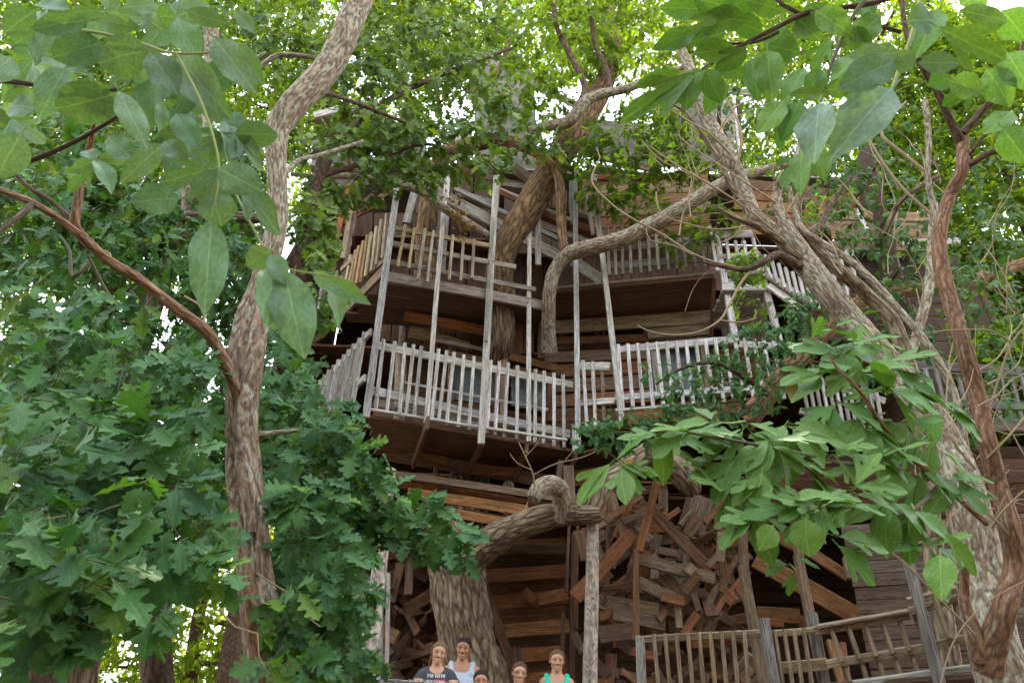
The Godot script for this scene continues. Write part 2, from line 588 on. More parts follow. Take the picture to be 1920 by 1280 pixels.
# a leaf of length 1 along +y, face to +z, folded on its midrib and curled
func leaf_mesh(kind: String, variant: int, tint := Color(1, 1, 1), stalk := true) -> ArrayMesh:
	var key := "%s %d %s %s" % [kind, variant, tint, stalk]
	if leaf_cache.has(key):
		return leaf_cache[key]
	var r := RandomNumberGenerator.new()
	r.seed = hash(kind) + variant * 91
	var fold := r.randf_range(0.05, 0.32)
	var curl := r.randf_range(-0.32, -0.02)
	var side := r.randf_range(-0.12, 0.12)
	var wav := r.randf_range(0.012, 0.035)
	var ph := r.randf_range(0, TAU)
	var st := new_st()
	st.set_color(tint)
	var z := func(x: float, y: float) -> float:
		return fold * sqrt(x * x + 0.003) + curl * y * y + side * x + wav * sin(y * 13.0 + ph + x * 6.0) * minf(1.0, absf(x) * 5.0)
	var bend := r.randf_range(-0.10, 0.10)
	if kind == "ovate" or kind == "round":                # whole-edged leaves: a curved grid
		var o := outline(kind)
		var nu := 9
		var nv := 15
		var roll := r.randf_range(-0.9, 0.5)
		var wz := func(x: float, y: float) -> float:
			return fold * sqrt(x * x + 0.004) + roll * x * x + curl * y * y + side * x + wav * sin(y * 11.0 + ph + signf(x) * 1.3) * minf(1.0, absf(x) * 4.0)
		for pass_ in 1:
			for j in nv:
				var grid := []
				for jj in [j, j + 1]:
					var y := float(jj) / nv
					var wide := 0.0
					for k in o.size() - 1:
						if y >= float(o[k][0]) and y <= float(o[k + 1][0]):
							wide = lerpf(o[k][1], o[k + 1][1], (y - float(o[k][0])) / (float(o[k + 1][0]) - float(o[k][0])))
					wide *= 1.0 + 0.035 * sin(y * 17.0 + ph)
					var row := []
					for i in nu:
						row.append(Vector2(wide * (2.0 * i / (nu - 1) - 1.0), y))
					grid.append(row)
				for i in nu - 1:
					for v: Vector2 in [grid[0][i], grid[1][i], grid[1][i + 1], grid[0][i], grid[1][i + 1], grid[0][i + 1]]:
						var dx: float = (wz.call(v.x + .01, v.y) - wz.call(v.x - .01, v.y)) / .02
						var dy: float = (wz.call(v.x, v.y + .01) - wz.call(v.x, v.y - .01)) / .02
						st.set_normal(Vector3(-dx, -dy, 1).normalized())
						st.set_uv(Vector2(v.x / 0.84 + 0.5, v.y))
						st.add_vertex(Vector3(v.x + bend * v.y * v.y, v.y, wz.call(v.x, v.y)))
	for s: float in [] if kind == "ovate" or kind == "round" else [-1.0, 1.0]:
		var poly := PackedVector2Array()
		var o := outline(kind)
		if kind == "mitten":
			o = outline("trilobe" if s > 0 else "ovate")
		for i in o.size():
			var jit := 1.0 + r.randf_range(-0.09, 0.09)
			poly.append(Vector2(s * float(o[i][1]) * jit, float(o[i][0])))
		var mids := 4 if o.size() > 9 else 2
		poly[0].x = 0.0
		poly[poly.size() - 1].x = 0.0
		for i in range(mids - 1, 0, -1):
			poly.append(Vector2(0, float(i) / mids))
		var tri := Geometry2D.triangulate_polygon(poly)
		for k in range(0, tri.size(), 3):
			var t := [poly[tri[k]], poly[tri[k + 1]], poly[tri[k + 2]]]
			if (t[1] - t[0]).cross(t[2] - t[0]) > 0:
				t = [t[0], t[2], t[1]]
			for v in t:
				var h := 0.01
				var dx: float = (z.call(v.x + s * h, v.y) - z.call(v.x, v.y)) / (s * h)
				var dy: float = (z.call(v.x, v.y + h) - z.call(v.x, v.y - h)) / (2 * h)
				st.set_normal(Vector3(-dx, -dy, 1).normalized())
				st.set_uv(Vector2(v.x / 0.84 + 0.5, v.y))
				st.add_vertex(Vector3(v.x + bend * v.y * v.y, v.y, z.call(v.x, v.y)))
	if stalk:
		var a := Vector3(0, -0.16, 0.03)
		var b := Vector3(0, 0.0, 0.0)
		for e: Array in [[Vector3(-0.011, 0, 0), Vector3(0.011, 0, 0)], [Vector3(0, 0, -0.011), Vector3(0, 0, 0.011)]]:
			for v: Vector3 in [a + e[0], b + e[0], b + e[1], a + e[0], b + e[1], a + e[1]]:
				st.set_normal(Vector3(0, 0, 1))
				st.set_uv(Vector2(0.5, 0.5))
				st.add_vertex(v)
	var m := st.commit()
	leaf_cache[key] = m
	return m

class Spray:
	var at: Array[Transform3D] = []
	var tint: Array[Color] = []
	var kind: Array[String] = []
	var twigs := []          # [from, to, radius]

func leaf_at(sp: Spray, kind: String, base: Vector3, axis: Vector3, normal: Vector3, length: float, tint: Color) -> void:
	var y := axis.normalized()
	var z := (normal - y * normal.dot(y)).normalized()
	var x := y.cross(z)
	sp.at.append(Transform3D(Basis(x, y, z) * length, base))
	sp.tint.append(tint)
	sp.kind.append(kind)

# a cloud of leafy twigs round a point; radii in pixels across and up, in metres in depth
func cloud(sp: Spray, kinds: Array, px: float, py: float, d: float, rx: float, ry: float, rz: float, n: int, length: float, tints: Array, droop := 0.45, facing := 0.6, gain := 2.0) -> void:
	n = int(n * gain)
	var c := q(px, py, d)
	var ax := metres(rx, c)
	var ay := metres(ry, c)
	var k := 0
	while k < n:
		var o := rv()
		if o.length() > 1.0:
			continue
		o = o.normalized() * pow(o.length(), 0.6)
		var tip := c + Vector3(o.x * ax, o.y * ay, o.z * rz)
		var outw := (Vector3(o.x, o.y * 0.4 - 0.25, o.z + 0.25) + rv() * 0.55).normalized()
		var tl := length * rr(0.8, 1.5)
		sp.twigs.append([tip - outw * tl, tip, length * 0.013])
		var m := rng.randi_range(4, 7)
		var hue := rng.randf()
		for i in m:
			var along := rr(0.0, 1.0)
			var base := tip - outw * tl * 0.75 * along * along
			var s := rv()
			var axis := (outw * 0.55 + (s - outw * s.dot(outw)).normalized() * 0.8 + Vector3(0, -droop, 0)).normalized()
			var nrm := Vector3(rr(-.5, .5), 0.55 + rr(-.4, .4), facing + rr(-.5, .5))
			var t: Color = tints[0].lerp(tints[1], clampf(hue * 0.6 + rng.randf() * 0.4, 0, 1))
			if rng.randf() < 0.09:
				t = Color(t.r * 1.7, t.g * 1.35, t.b * 0.7)      # a yellowing leaf
			leaf_at(sp, kinds[rng.randi() % kinds.size()], base + axis * length * 0.12, axis, nrm, length * rr(0.5, 1.18), t)
			k += 1

# the leaves that show largest become parts of their own, the rest one mass
func hang_leaves(tree: Node3D, sp: Spray, mat: String, singles: int, small_kind := "", twig_mat := "twig", variants := 5) -> void:
	var order := []
	for i in sp.at.size():
		var p := sp.at[i].origin
		var size := sp.at[i].basis.y.length() / maxf(depth_of(p), 0.3)
		order.append([-size if in_view(p) else size * 0.0 + 1.0, i])
	order.sort_custom(func(a, b): return a[0] < b[0] or (a[0] == b[0] and a[1] < b[1]))
	var palette: Array[Color] = []
	var lots := {}
	for n in order.size():
		var i: int = order[n][1]
		if n < singles and order[n][0] < 0:
			var c := sp.tint[i]
			c = Color(snappedf(c.r, 0.012), snappedf(c.g, 0.016), snappedf(c.b, 0.012))
			var o := part(tree, "leaf", leaf_mesh(sp.kind[i], i % variants, c), M[mat])
			o.transform = sp.at[i]
		else:
			var kd := small_kind if small_kind != "" else sp.kind[i]
			var key := "%s|%d" % [kd, i % 3]
			if not lots.has(key):
				lots[key] = []
			lots[key].append(i)
	for key in lots:
		var ids: Array = lots[key]
		var mm := MultiMesh.new()
		mm.transform_format = MultiMesh.TRANSFORM_3D
		mm.use_colors = true
		mm.mesh = leaf_mesh(key.get_slice("|", 0), int(key.get_slice("|", 1)), Color(1, 1, 1), false)
		mm.instance_count = ids.size()
		for n in ids.size():
			mm.set_instance_transform(n, sp.at[ids[n]])
			mm.set_instance_color(n, sp.tint[ids[n]])
		var o := MultiMeshInstance3D.new()
		o.name = "foliage"
		o.multimesh = mm
		o.material_override = M[mat]
		o.set_meta("kind", "stuff")
		tree.add_child(o, true)
	if sp.twigs.size():
		var st := new_st()
		for t in sp.twigs:
			tube_into(st, [t[0], t[0].lerp(t[1], 0.5) + rv() * t[2] * 2.0, t[1]], [t[2] * 1.3, t[2], t[2] * 0.6], 4, 10.0, 0.0, false)
		var o := part(tree, "twigs", st.commit(), M[twig_mat])
		o.set_meta("kind", "stuff")

# ---------- ground ----------
func build_ground() -> void:
	var p := PlaneMesh.new()
	p.size = Vector2(600, 600)
	var g := MeshInstance3D.new()
	g.name = "ground"
	g.mesh = p
	g.material_override = M.soil
	g.set_meta("kind", "structure")
	g.set_meta("label", "bare brown forest floor under the tree house")
	add_child(g)

# ---------- the house behind its decks ----------
const H1 := 5.6
const H2 := 7.6
const H3 := 9.8

func level_rows(parent: Node3D, called: String, x0: float, x1: float, d0: float, d1: float, h: float, rows: int, tint: Color) -> void:
	for i in rows:
		var d := lerpf(d0, d1, (i + 0.5) / rows)
		var w := (d1 - d0) / rows - 0.008
		board(parent, called, Vector3(x0 - rr(0, .06), h + rr(-.006, .006), -d), Vector3(x1 + rr(0, .06), h, -d), w, 0.04, tint, Vector3(0, 1, 0.02))

func sheet(parent: Node3D, called: String, tl: Vector3, tr: Vector3, br: Vector3, bl: Vector3, thick: float, mat: String) -> MeshInstance3D:
	# a slab with its own thickness on a quadrilateral
	var st := new_st()
	var n := (tr - tl).cross(bl - tl).normalized()
	if n.z > 0:
		n = -n
	var back := n * thick
	var f: Array[Vector3] = [tl, tr, br, bl]
	var quads := [[f[0], f[1], f[2], f[3]], [f[1] + back, f[0] + back, f[3] + back, f[2] + back]]
	for i in 4:
		var j := (i + 1) % 4
		quads.append([f[j], f[i], f[i] + back, f[j] + back])
	var mid := (tl + br) * 0.5 + back * 0.5
	for qd in quads:
		var nn: Vector3 = (qd[2] - qd[0]).cross(qd[1] - qd[0]).normalized()
		var c: Vector3 = (qd[0] + qd[2]) * 0.5
		if nn.dot(c - mid) < 0:
			qd = [qd[3], qd[2], qd[1], qd[0]]
			nn = -nn
		for k in [0, 1, 2, 0, 2, 3]:
			st.set_normal(nn)
			st.set_uv(Vector2(qd[k].x, qd[k].y))
			st.add_vertex(qd[k])
	return part(parent, called, st.commit(), M[mat])

func build_house() -> void:
	var t := thing("tree_house", "brown salvaged-board tree house of several storeys built around the big oak", "tree house")
	# shell: rear wall, side walls, floors and roof keep the daylight out as in the place
	var rear := sub(t, "rear_wall")
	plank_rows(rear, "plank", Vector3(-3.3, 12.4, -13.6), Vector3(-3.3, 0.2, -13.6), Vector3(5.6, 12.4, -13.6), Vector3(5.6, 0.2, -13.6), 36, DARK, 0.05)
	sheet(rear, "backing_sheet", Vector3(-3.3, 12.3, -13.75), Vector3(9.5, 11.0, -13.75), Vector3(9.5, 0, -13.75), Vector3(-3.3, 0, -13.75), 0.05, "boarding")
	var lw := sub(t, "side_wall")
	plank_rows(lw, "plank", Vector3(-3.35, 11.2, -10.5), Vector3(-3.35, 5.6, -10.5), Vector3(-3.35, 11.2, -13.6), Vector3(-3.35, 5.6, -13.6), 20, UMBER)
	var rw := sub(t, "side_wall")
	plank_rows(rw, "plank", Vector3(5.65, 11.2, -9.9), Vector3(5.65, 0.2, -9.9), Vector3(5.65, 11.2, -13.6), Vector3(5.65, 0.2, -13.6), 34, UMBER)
	var fl := sub(t, "floor_planks")
	level_rows(fl, "plank", -3.3, 5.6, 10.7, 13.5, H1 - 0.06, 12, BROWN)
	level_rows(fl, "plank", -3.3, 5.6, 10.8, 13.5, H2 - 0.06, 12, BROWN)
	level_rows(fl, "plank", -3.3, 5.6, 11.0, 13.5, H3 - 0.06, 10, BROWN)
	var roof := sub(t, "roof")
	for i in 10:
		var d := 11.4 + i * 0.26
		board(roof, "roof_sheet", Vector3(-3.7, 11.45 + i * 0.05, -d), Vector3(5.9, 11.55 + i * 0.05, -d), 0.28, 0.03, GREY, Vector3(0, 1, 0.15))
	shift = -0.35
	# first storey, left bay: posts, beams, old windows
	var w1 := sub(t, "window_wall")
	plank_rows(w1, "plank", q(735, 640, 10.55), q(735, 800, 10.55), q(850, 650, 10.55), q(850, 810, 10.55), 6, DARK, 0.02, 0.012, BROWN)
	for i in 9:
		var x := 722.0 + i * 30.0
		bp(w1, "board", x, 545 + i * 3, 10.65 - i * 0.02, x - 4, 640 + i * 5, 10.65, 28, 0.03, UMBER if i % 3 else BROWN)
	bp(w1, "beam", 758, 592, 10.1, 967, 632, 10.35, 18, 0.09, RUST)
	bp(w1, "board", 767, 622, 10.4, 822, 632, 10.4, 22, 0.04, TAN)
	bp(w1, "board", 800, 627, 10.35, 880, 650, 10.4, 17, 0.05, TAN)
	bp(w1, "strip", 816, 637, 10.3, 938, 661, 10.4, 7, 0.03, GREY)
	bp(w1, "strip", 838, 662, 10.4, 940, 682, 10.45, 12, 0.03, TAN)
	bp(w1, "stud", 846, 645, 10.45, 840, 790, 10.45, 7, 0.06, TAN)
	bp(w1, "post", 950, 560, 10.35, 944, 790, 10.35, 14, 0.09, TAN)
	bp(w1, "post", 934, 640, 10.42, 930, 790, 10.42, 9, 0.06, TAN)
	bp(w1, "board", 972, 560, 10.35, 970, 664, 10.35, 20, 0.04, BROWN)
	bp(w1, "board", 992, 565, 10.38, 991, 664, 10.38, 19, 0.04, BROWN)
	bp(w1, "board", 1016, 575, 10.3, 1014, 672, 10.3, 12, 0.05, TAN)
	bp(w1, "lintel", 955, 668, 10.3, 1044, 690, 10.35, 14, 0.05, BROWN)
	bp(w1, "frame_strip", 962, 690, 10.33, 1042, 706, 10.35, 9, 0.05, BROWN)
	var win := sub(t, "window")
	sheet(win, "pane", q(850, 686, 10.2), q(936, 702, 10.2), q(936, 762, 10.2), q(850, 748, 10.2), 0.012, "glass")
	sheet(win, "pane", q(958, 702, 10.2), q(1030, 718, 10.2), q(1030, 774, 10.2), q(958, 760, 10.2), 0.012, "glass")
	bp(win, "sill", 752, 716, 10.2, 1028, 768, 10.35, 5, 0.03, SILVER)
	bp(win, "frame_side", 1034, 700, 10.45, 1032, 790, 10.45, 12, 0.06, BROWN)
	bp(win, "frame_side", 848, 680, 10.5, 846, 770, 10.5, 7, 0.05, TAN)
	bp(win, "frame_bottom", 846, 756, 10.5, 1034, 790, 10.5, 10, 0.06, BROWN)
	var w1b := sub(t, "low_wall")
	plank_rows(w1b, "plank", q(700, 745, 10.4), q(700, 800, 10.4), q(1050, 800, 10.4), q(1050, 850, 10.4), 3, GREY, 0.0, 0.01, BROWN)
	shift = 0.45
	# first storey, right wing: heavy cracked planks and a dark window
	var w2 := sub(t, "heavy_plank_wall")
	for r in [[1022, 652, 1340, 640, 16, TAN], [1022, 672, 1228, 664, 23, TAN], [1034, 698, 1228, 689, 26, AMBER], [1034, 726, 1228, 716, 28, TAN], [1036, 754, 1228, 743, 25, AMBER], [1020, 782, 1345, 764, 28, BROWN], [1020, 806, 1345, 786, 22, BROWN]]:
		bp(w2, "plank", r[0], r[1], 10.2 + rr(-.02, .02), r[2], r[3], 9.85 + rr(-.02, .02), r[4], 0.09, Color(r[5]).lerp(BROWN, 0.3), Vector3(-0.05, 0, 1), "weathered")
	bp(w2, "plank", 1318, 668, 9.83, 1440, 660, 9.6, 26, 0.05, BROWN)
	bp(w2, "plank", 1322, 700, 9.83, 1440, 692, 9.6, 30, 0.05, BROWN)
	bp(w2, "plank", 1322, 732, 9.83, 1440, 724, 9.6, 30, 0.05, BROWN)
	var win2 := sub(t, "window")
	sheet(win2, "pane", q(1236, 650, 10.4), q(1322, 646, 10.35), q(1326, 742, 10.35), q(1240, 746, 10.4), 0.012, "glass")
	bp(win2, "frame_side", 1224, 655, 9.78, 1236, 740, 9.78, 12, 0.05, GREY)
	bp(win2, "frame_side", 1318, 650, 9.7, 1328, 736, 9.7, 11, 0.05, TAN)
	bp(win2, "frame_side", 1306, 650, 9.75, 1312, 736, 9.75, 5, 0.05, BROWN)
	# gap under the second-storey deck
	var w3 := sub(t, "upper_wall")
	bp(w3, "plank", 1042, 614, 9.95, 1335, 594, 9.45, 25, 0.05, TAN)
	bp(w3, "plank", 1215, 625, 9.72, 1338, 617, 9.5, 22, 0.05, TAN)
	bp(w3, "plank", 1040, 640, 10.05, 1225, 632, 9.8, 15, 0.05, BROWN)
	bp(w3, "grey_panel", 1078, 598, 10.25, 1200, 588, 10.0, 30, 0.03, GREY.lerp(Color(0.3, 0.36, 0.42), 0.5))
	bp(w3, "grey_panel", 1300, 578, 9.8, 1316, 577, 9.75, 26, 0.03, SILVER)
	for s in [[1056, 575, 1054, 640], [1118, 572, 1120, 640], [1128, 572, 1132, 640], [1208, 575, 1212, 640], [1217, 573, 1222, 640]]:
		bp(w3, "stud", s[0], s[1], 10.1, s[2], s[3], 10.1, 7, 0.06, BROWN)
	shift = 0.0
	# second storey wall behind the deck rail, left
	var w4 := sub(t, "second_storey_wall")
	for i in 12:
		var x := 640.0 + i * 36.0
		bp(w4, "board", x + 6, 400, 11.4, x, 560, 11.4, 34, 0.03, DARK.lerp(BROWN, rr(0, 0.6)))
	for i in 11:
		var x := 1050.0 + i * 29.0
		bp(w4, "board", x, 440, 10.9, x + 4, 545, 10.9, 28, 0.03, DARK.lerp(BROWN, rr(0.1, 0.7)))
	bp(w4, "post", 838, 366, 10.2, 826, 515, 10.2, 15, 0.09, GREY)
	bp(w4, "post", 778, 360, 10.0, 762, 420, 10.0, 14, 0.09, GREY)
	bp(w4, "post", 826, 395, 10.3, 818, 470, 10.3, 12, 0.09, TAN)
	# leaning boards, far left of the second storey
	for s in [[668, 335, 642, 485, 9], [674, 360, 636, 560, 8], [655, 345, 625, 470, 11], [662, 440, 664, 465, 6], [640, 455, 618, 500, 9], [628, 500, 600, 560, 8], [700, 365, 664, 392, 9], [742, 352, 668, 396, 10], [720, 375, 640, 420, 10], [612, 470, 596, 520, 8]]:
		bp(t, "leaning_board", s[0], s[1], 10.6 + rr(-.2, .3), s[2], s[3], 10.6 + rr(-.2, .3), s[4], 0.04, [BROWN, TAN, RUST, UMBER][rng.randi() % 4])
	# third storey, right: wide horizontal boards
	var w5 := sub(t, "third_storey_wall")
	plank_rows(w5, "plank", q(1095, 330, 10.7), q(1098, 452, 10.7), q(1325, 322, 10.3), q(1330, 440, 10.3), 6, RUST, 0.05, 0.015, TAN)
	bp(w5, "beam", 1112, 334, 10.2, 1305, 329, 9.9, 11, 0.08, RUST)
	plank_rows(w5, "plank", q(1375, 330, 10.8), q(1380, 440, 10.8), q(1600, 360, 10.7), q(1605, 440, 10.7), 5, RUST, 0.05, 0.015, BROWN)
	# grey sheet siding under the roof, with dark studs between
	var sd := sub(t, "siding")
	sheet(sd, "siding_sheet", q(1085, 222, 11.0), q(1224, 232, 11.0), q(1226, 318, 11.0), q(1085, 290, 11.0), 0.02, "siding")
	sheet(sd, "siding_sheet", q(1236, 192, 10.95), q(1276, 190, 10.95), q(1278, 312, 10.95), q(1236, 312, 10.95), 0.02, "siding")
	sheet(sd, "siding_sheet", q(1288, 178, 10.9), q(1342, 178, 10.9), q(1346, 322, 10.9), q(1288, 316, 10.9), 0.02, "siding")
	sheet(sd, "siding_sheet", q(1352, 186, 10.88), q(1376, 186, 10.88), q(1380, 318, 10.88), q(1354, 318, 10.88), 0.02, "siding_white")
	for s in [[1230, 196, 1231, 322], [1282, 180, 1283, 322], [1348, 180, 1352, 324], [1383, 186, 1388, 318]]:
		bp(sd, "stud", s[0], s[1], 11.0, s[2], s[3], 11.0, 10, 0.05, DARK)
	bp(sd, "board", 1376, 180, 10.7, 1388, 300, 10.7, 5, 0.04, SILVER)
	bp(sd, "beam", 1110, 291, 10.7, 1226, 318, 10.7, 12, 0.06, TAN)
	bp(sd, "beam", 1100, 318, 10.5, 1300, 345, 10.5, 16, 0.06, UMBER)
	var rf := sub(t, "eaves")
	bp(rf, "eaves_board", 1316, 168, 10.4, 1412, 174, 10.4, 11, 0.04, GREY, Vector3(0, -.4, 1))
	bp(rf, "eaves_board", 1000, 158, 10.4, 1082, 198, 10.4, 13, 0.04, GREY, Vector3(0, -.4, 1))
	bp(rf, "eaves_board", 884, 104, 10.6, 944, 92, 10.6, 9, 0.04, SILVER, Vector3(0, -.4, 1))
	bp(rf, "eaves_board", 884, 112, 10.7, 946, 122, 10.7, 14, 0.04, GREY, Vector3(0, -.4, 1))
	bp(rf, "eaves_board", 588, 216, 10.3, 700, 188, 10.3, 12, 0.04, SILVER, Vector3(0, -.4, 1))
	sheet(rf, "soffit_sheet", q(586, 222, 10.35), q(700, 196, 10.35), q(770, 262, 11.4), q(640, 290, 11.4), 0.02, "siding_white")
	sheet(sd, "siding_sheet", q(585, 250, 11.4), q(690, 230, 11.4), q(700, 345, 11.4), q(585, 360, 11.4), 0.02, "siding")
	sheet(sd, "siding_sheet", q(700, 228, 11.42), q(800, 240, 11.42), q(800, 350, 11.42), q(706, 345, 11.42), 0.02, "siding")
	sheet(sd, "siding_sheet", q(830, 245, 11.3), q(886, 248, 11.3), q(886, 280, 11.3), q(830, 276, 11.3), 0.02, "siding_white")
	sheet(sd, "siding_sheet", q(890, 120, 11.3), q(1000, 130, 11.3), q(1010, 330, 11.3), q(890, 320, 11.3), 0.02, "siding")
	bp(sd, "stud", 690, 215, 11.2, 704, 290, 11.2, 12, 0.05, DARK)
	# far right storeys glimpsed through the trees
	var fr := sub(t, "right_wing_wall")
	plank_rows(fr, "plank", q(1560, 395, 10.4), q(1560, 470, 10.4), q(1760, 400, 10.2), q(1760, 470, 10.2), 4, AMBER, 0.1, 0.02, TAN)
	bp(fr, "white_board", 1605, 392, 9.9, 1632, 440, 9.9, 7, 0.03, SILVER)
	bp(fr, "white_board", 1498, 480, 9.3, 1600, 474, 9.3, 13, 0.05, SILVER)
	bp(fr, "grey_board", 1690, 455, 10, 1800, 452, 10, 12, 0.05, SILVER)
	plank_rows(fr, "plank", q(1500, 480, 10.6), q(1500, 640, 10.6), q(1800, 480, 10.4), q(1800, 640, 10.4), 7, DARK)

func build_decks() -> void:
	# first-storey deck, left: boards lie along the front, four brackets under it
	var t := thing("deck_platform", "brown board deck under the white slatted rail, carried on four angled brackets", "deck")
	var fl := hh(688, 778, H1)
	var fr := hh(1078, 845, H1)
	var bl := hh(705, 850, H1)
	var br := hh(1064, 908, H1)
	for i in 6:
		var f := (i + 0.5) / 6.0
		var a := fl.lerp(bl, f)
		var b := fr.lerp(br, f)
		board(t, "floor_board", a, b, fl.distance_to(bl) / 6.0 - 0.01, 0.04, BROWN.lerp(TAN, rr(0, .35)), Vector3(0, 1, 0))
	for s in [[802, 792, 775, 868], [906, 824, 877, 884], [988, 840, 968, 893], [1080, 853, 1062, 902]]:
		var a := hh(s[0], s[1], H1 - 0.10)
		var b := q(s[2], s[3], 10.05)
		board(t, "bracket", a, b, 0.17, 0.045, BROWN, Vector3(1, 0, 0.12))
	bp(t, "edge_beam", 718, 850, 10.12, 1060, 908, 10.22, 24, 0.09, TAN.lerp(BROWN, .5))
	bp(t, "patch_board", 783, 855, 10.0, 838, 864, 10.02, 15, 0.03, AMBER)
	bp(t, "patch_board", 882, 880, 10.05, 968, 885, 10.08, 18, 0.03, RUST)
	# side return of the deck, going back on the left
	for i in 5:
		var f := (i + 0.5) / 5.0
		board(t, "floor_board", fl + Vector3(-0.16 * i - 0.02, 0, -0.12 * i - 0.05), fl + Vector3(-0.16 * i - 0.5, 0, -1.3 - 0.1 * i), 0.2, 0.04, BROWN, Vector3(0, 1, 0))
	# first-storey deck, right wing
	var t2 := thing("deck_platform", "narrow brown deck under the white rail right of the corner post, half hidden by leaves", "deck")
	var a0 := hh(1082, 848, H1)
	var b0 := q(1152, 778, a0.z * -1.0 - 0.55)
	board(t2, "floor_board", a0 + Vector3(0.1, 0, -.2), Vector3(b0.x, H1, -9.9), 0.4, 0.04, BROWN, Vector3(0, 1, 0))
	for i in 4:
		var f := (i + 0.5) / 4.0
		board(t2, "floor_board", q(1155, 770, 9.5).lerp(q(1155, 800, 9.95), f), q(1450, 745, 9.05).lerp(q(1450, 775, 9.5), f), 0.13, 0.04, BROWN, Vector3(0, 1, 0))
	bp(t2, "edge_board", 1154, 769, 9.42, 1255, 761, 9.3, 5, 0.03, SILVER)
	bp(t2, "fascia", 1156, 786, 9.45, 1450, 764, 9.05, 26, 0.04, RUST.lerp(BROWN, .5))
	# second-storey deck, left
	var t3 := thing("deck_platform", "weathered second-storey deck with wide grained front beam, left of the oak trunk", "deck")
	bp(t3, "front_beam", 728, 519, 9.0, 1040, 577, 9.6, 20, 0.05, GREY.lerp(TAN, .45), Vector3(0, -.1, 1), "weathered")
	bp(t3, "side_beam", 721, 506, 9.05, 566, 664, 11.4, 19, 0.05, TAN, Vector3(-.8, -.1, .6), "weathered")
	for i in 4:
		var f := (i + 0.5) / 4.0
		var a := q(722, 520, 9.06).lerp(q(640, 600, 10.1), f)
		var b := q(1035, 580, 9.66).lerp(q(1035, 606, 10.25), f)
		a.y = H2 - 0.05
		b.y = H2 - 0.05
		board(t3, "floor_board", a, b, 0.24, 0.04, UMBER, Vector3(0, 1, 0))
	bp(t3, "joist", 762, 540, 9.5, 770, 575, 10.4, 9, 0.15, BROWN, Vector3(1, 0, .2))
	bp(t3, "brace", 800, 548, 9.8, 706, 612, 10.6, 16, 0.06, AMBER.lerp(BROWN, .6))
	bp(t3, "brace", 800, 548, 9.7, 735, 640, 10.6, 14, 0.06, BROWN)
	# second-storey deck, right
	var t4 := thing("deck_platform", "second-storey deck right of the trunk, its brown underside of four boards showing", "deck")
	var p0 := hh(1040, 546, H2 + 0.35)
	var p1 := hh(1340, 518, H2 + 0.35)
	var p2 := hh(1036, 610, H2 + 0.35)
	var p3 := hh(1336, 580, H2 + 0.35)
	for i in 4:
		var f := (i + 0.5) / 4.0
		board(t4, "floor_board", p0.lerp(p2, f), p1.lerp(p3, f), p0.distance_to(p2) / 4.0 - 0.012, 0.045, BROWN.lerp(TAN, rr(.0, .25)), Vector3(0, 1, 0))
	board(t4, "edge_strip", p0 + Vector3(0, .04, .02), p1 + Vector3(0, .04, .02), 0.035, 0.03, TAN, Vector3(0, 0, 1))
	board(t4, "edge_strip", p0.lerp(p2, .9) + Vector3(.15, .14, .02), p1.lerp(p3, .9) + Vector3(0, .14, .02), 0.12, 0.03, RUST, Vector3(0, 0, 1))
	shift = 0.5
	bp(t4, "side_board", 1340, 520, 8.8, 1332, 640, 9.5, 14, 0.05, BROWN, Vector3(1, 0, .3))
	# small landing further right
	var t5 := thing("stair_landing", "small bluish white landing on two posts right of the second-storey deck", "landing")
	bp(t5, "front_board", 1354, 537, 8.6, 1437, 537, 8.55, 17, 0.05, SILVER)
	bp(t5, "front_board", 1353, 511, 8.75, 1424, 507, 8.7, 13, 0.05, SILVER)
	bp(t5, "cross_board", 1362, 527, 8.7, 1430, 528, 8.65, 5, 0.1, GREY)
	bp(t5, "beam", 1362, 562, 9.0, 1430, 560, 9.0, 12, 0.06, TAN)
	var l0 := q(1354, 545, 9.12)
	var l1 := q(1437, 545, 9.07)
	for i in 4:
		var dz := Vector3(0, 0, -0.12 - i * 0.23)
		board(t5, "floor_board", l0 + dz, l1 + dz, 0.21, 0.04, GREY, Vector3(0, 1, 0))
	bp(t5, "post", 1341, 435, 8.6, 1380, 640, 8.75, 11, 0.06, SILVER)
	bp(t5, "post", 1422, 490, 8.55, 1462, 640, 8.7, 12, 0.06, SILVER)
	for i in 5:
		bp(t5, "back_board", 1352 + i * 18, 560, 9.9, 1366 + i * 18, 650, 9.9, 17, 0.03, DARK)
	shift = 0.0

# ---------- railings ----------
func slat(t: Node3D, x1: float, y1: float, x2: float, y2: float, h: float, wpx: float, tint: Color, front := 0.05, mat := "weathered") -> void:
	var a := hh(x1, y1, h + rr(-.01, .01)) + Vector3(0, 0, front)
	var b := q(x2, y2, -a.z + rr(-.02, .02))
	board(t, "slat", a, b, metres(wpx, a), 0.035, tint, Vector3(rr(-.06, .06), 0, 1), mat)

func hb(t: Node3D, called: String, x1: float, y1: float, x2: float, y2: float, h: float, wpx: float, th: float, tint: Color) -> void:
	var a := hh(x1, y1, h)
	var b := hh(x2, y2, h)
	board(t, called, a, b, metres(wpx, (a + b) * .5), th, tint, Vector3(0, 0, 1), "weathered")

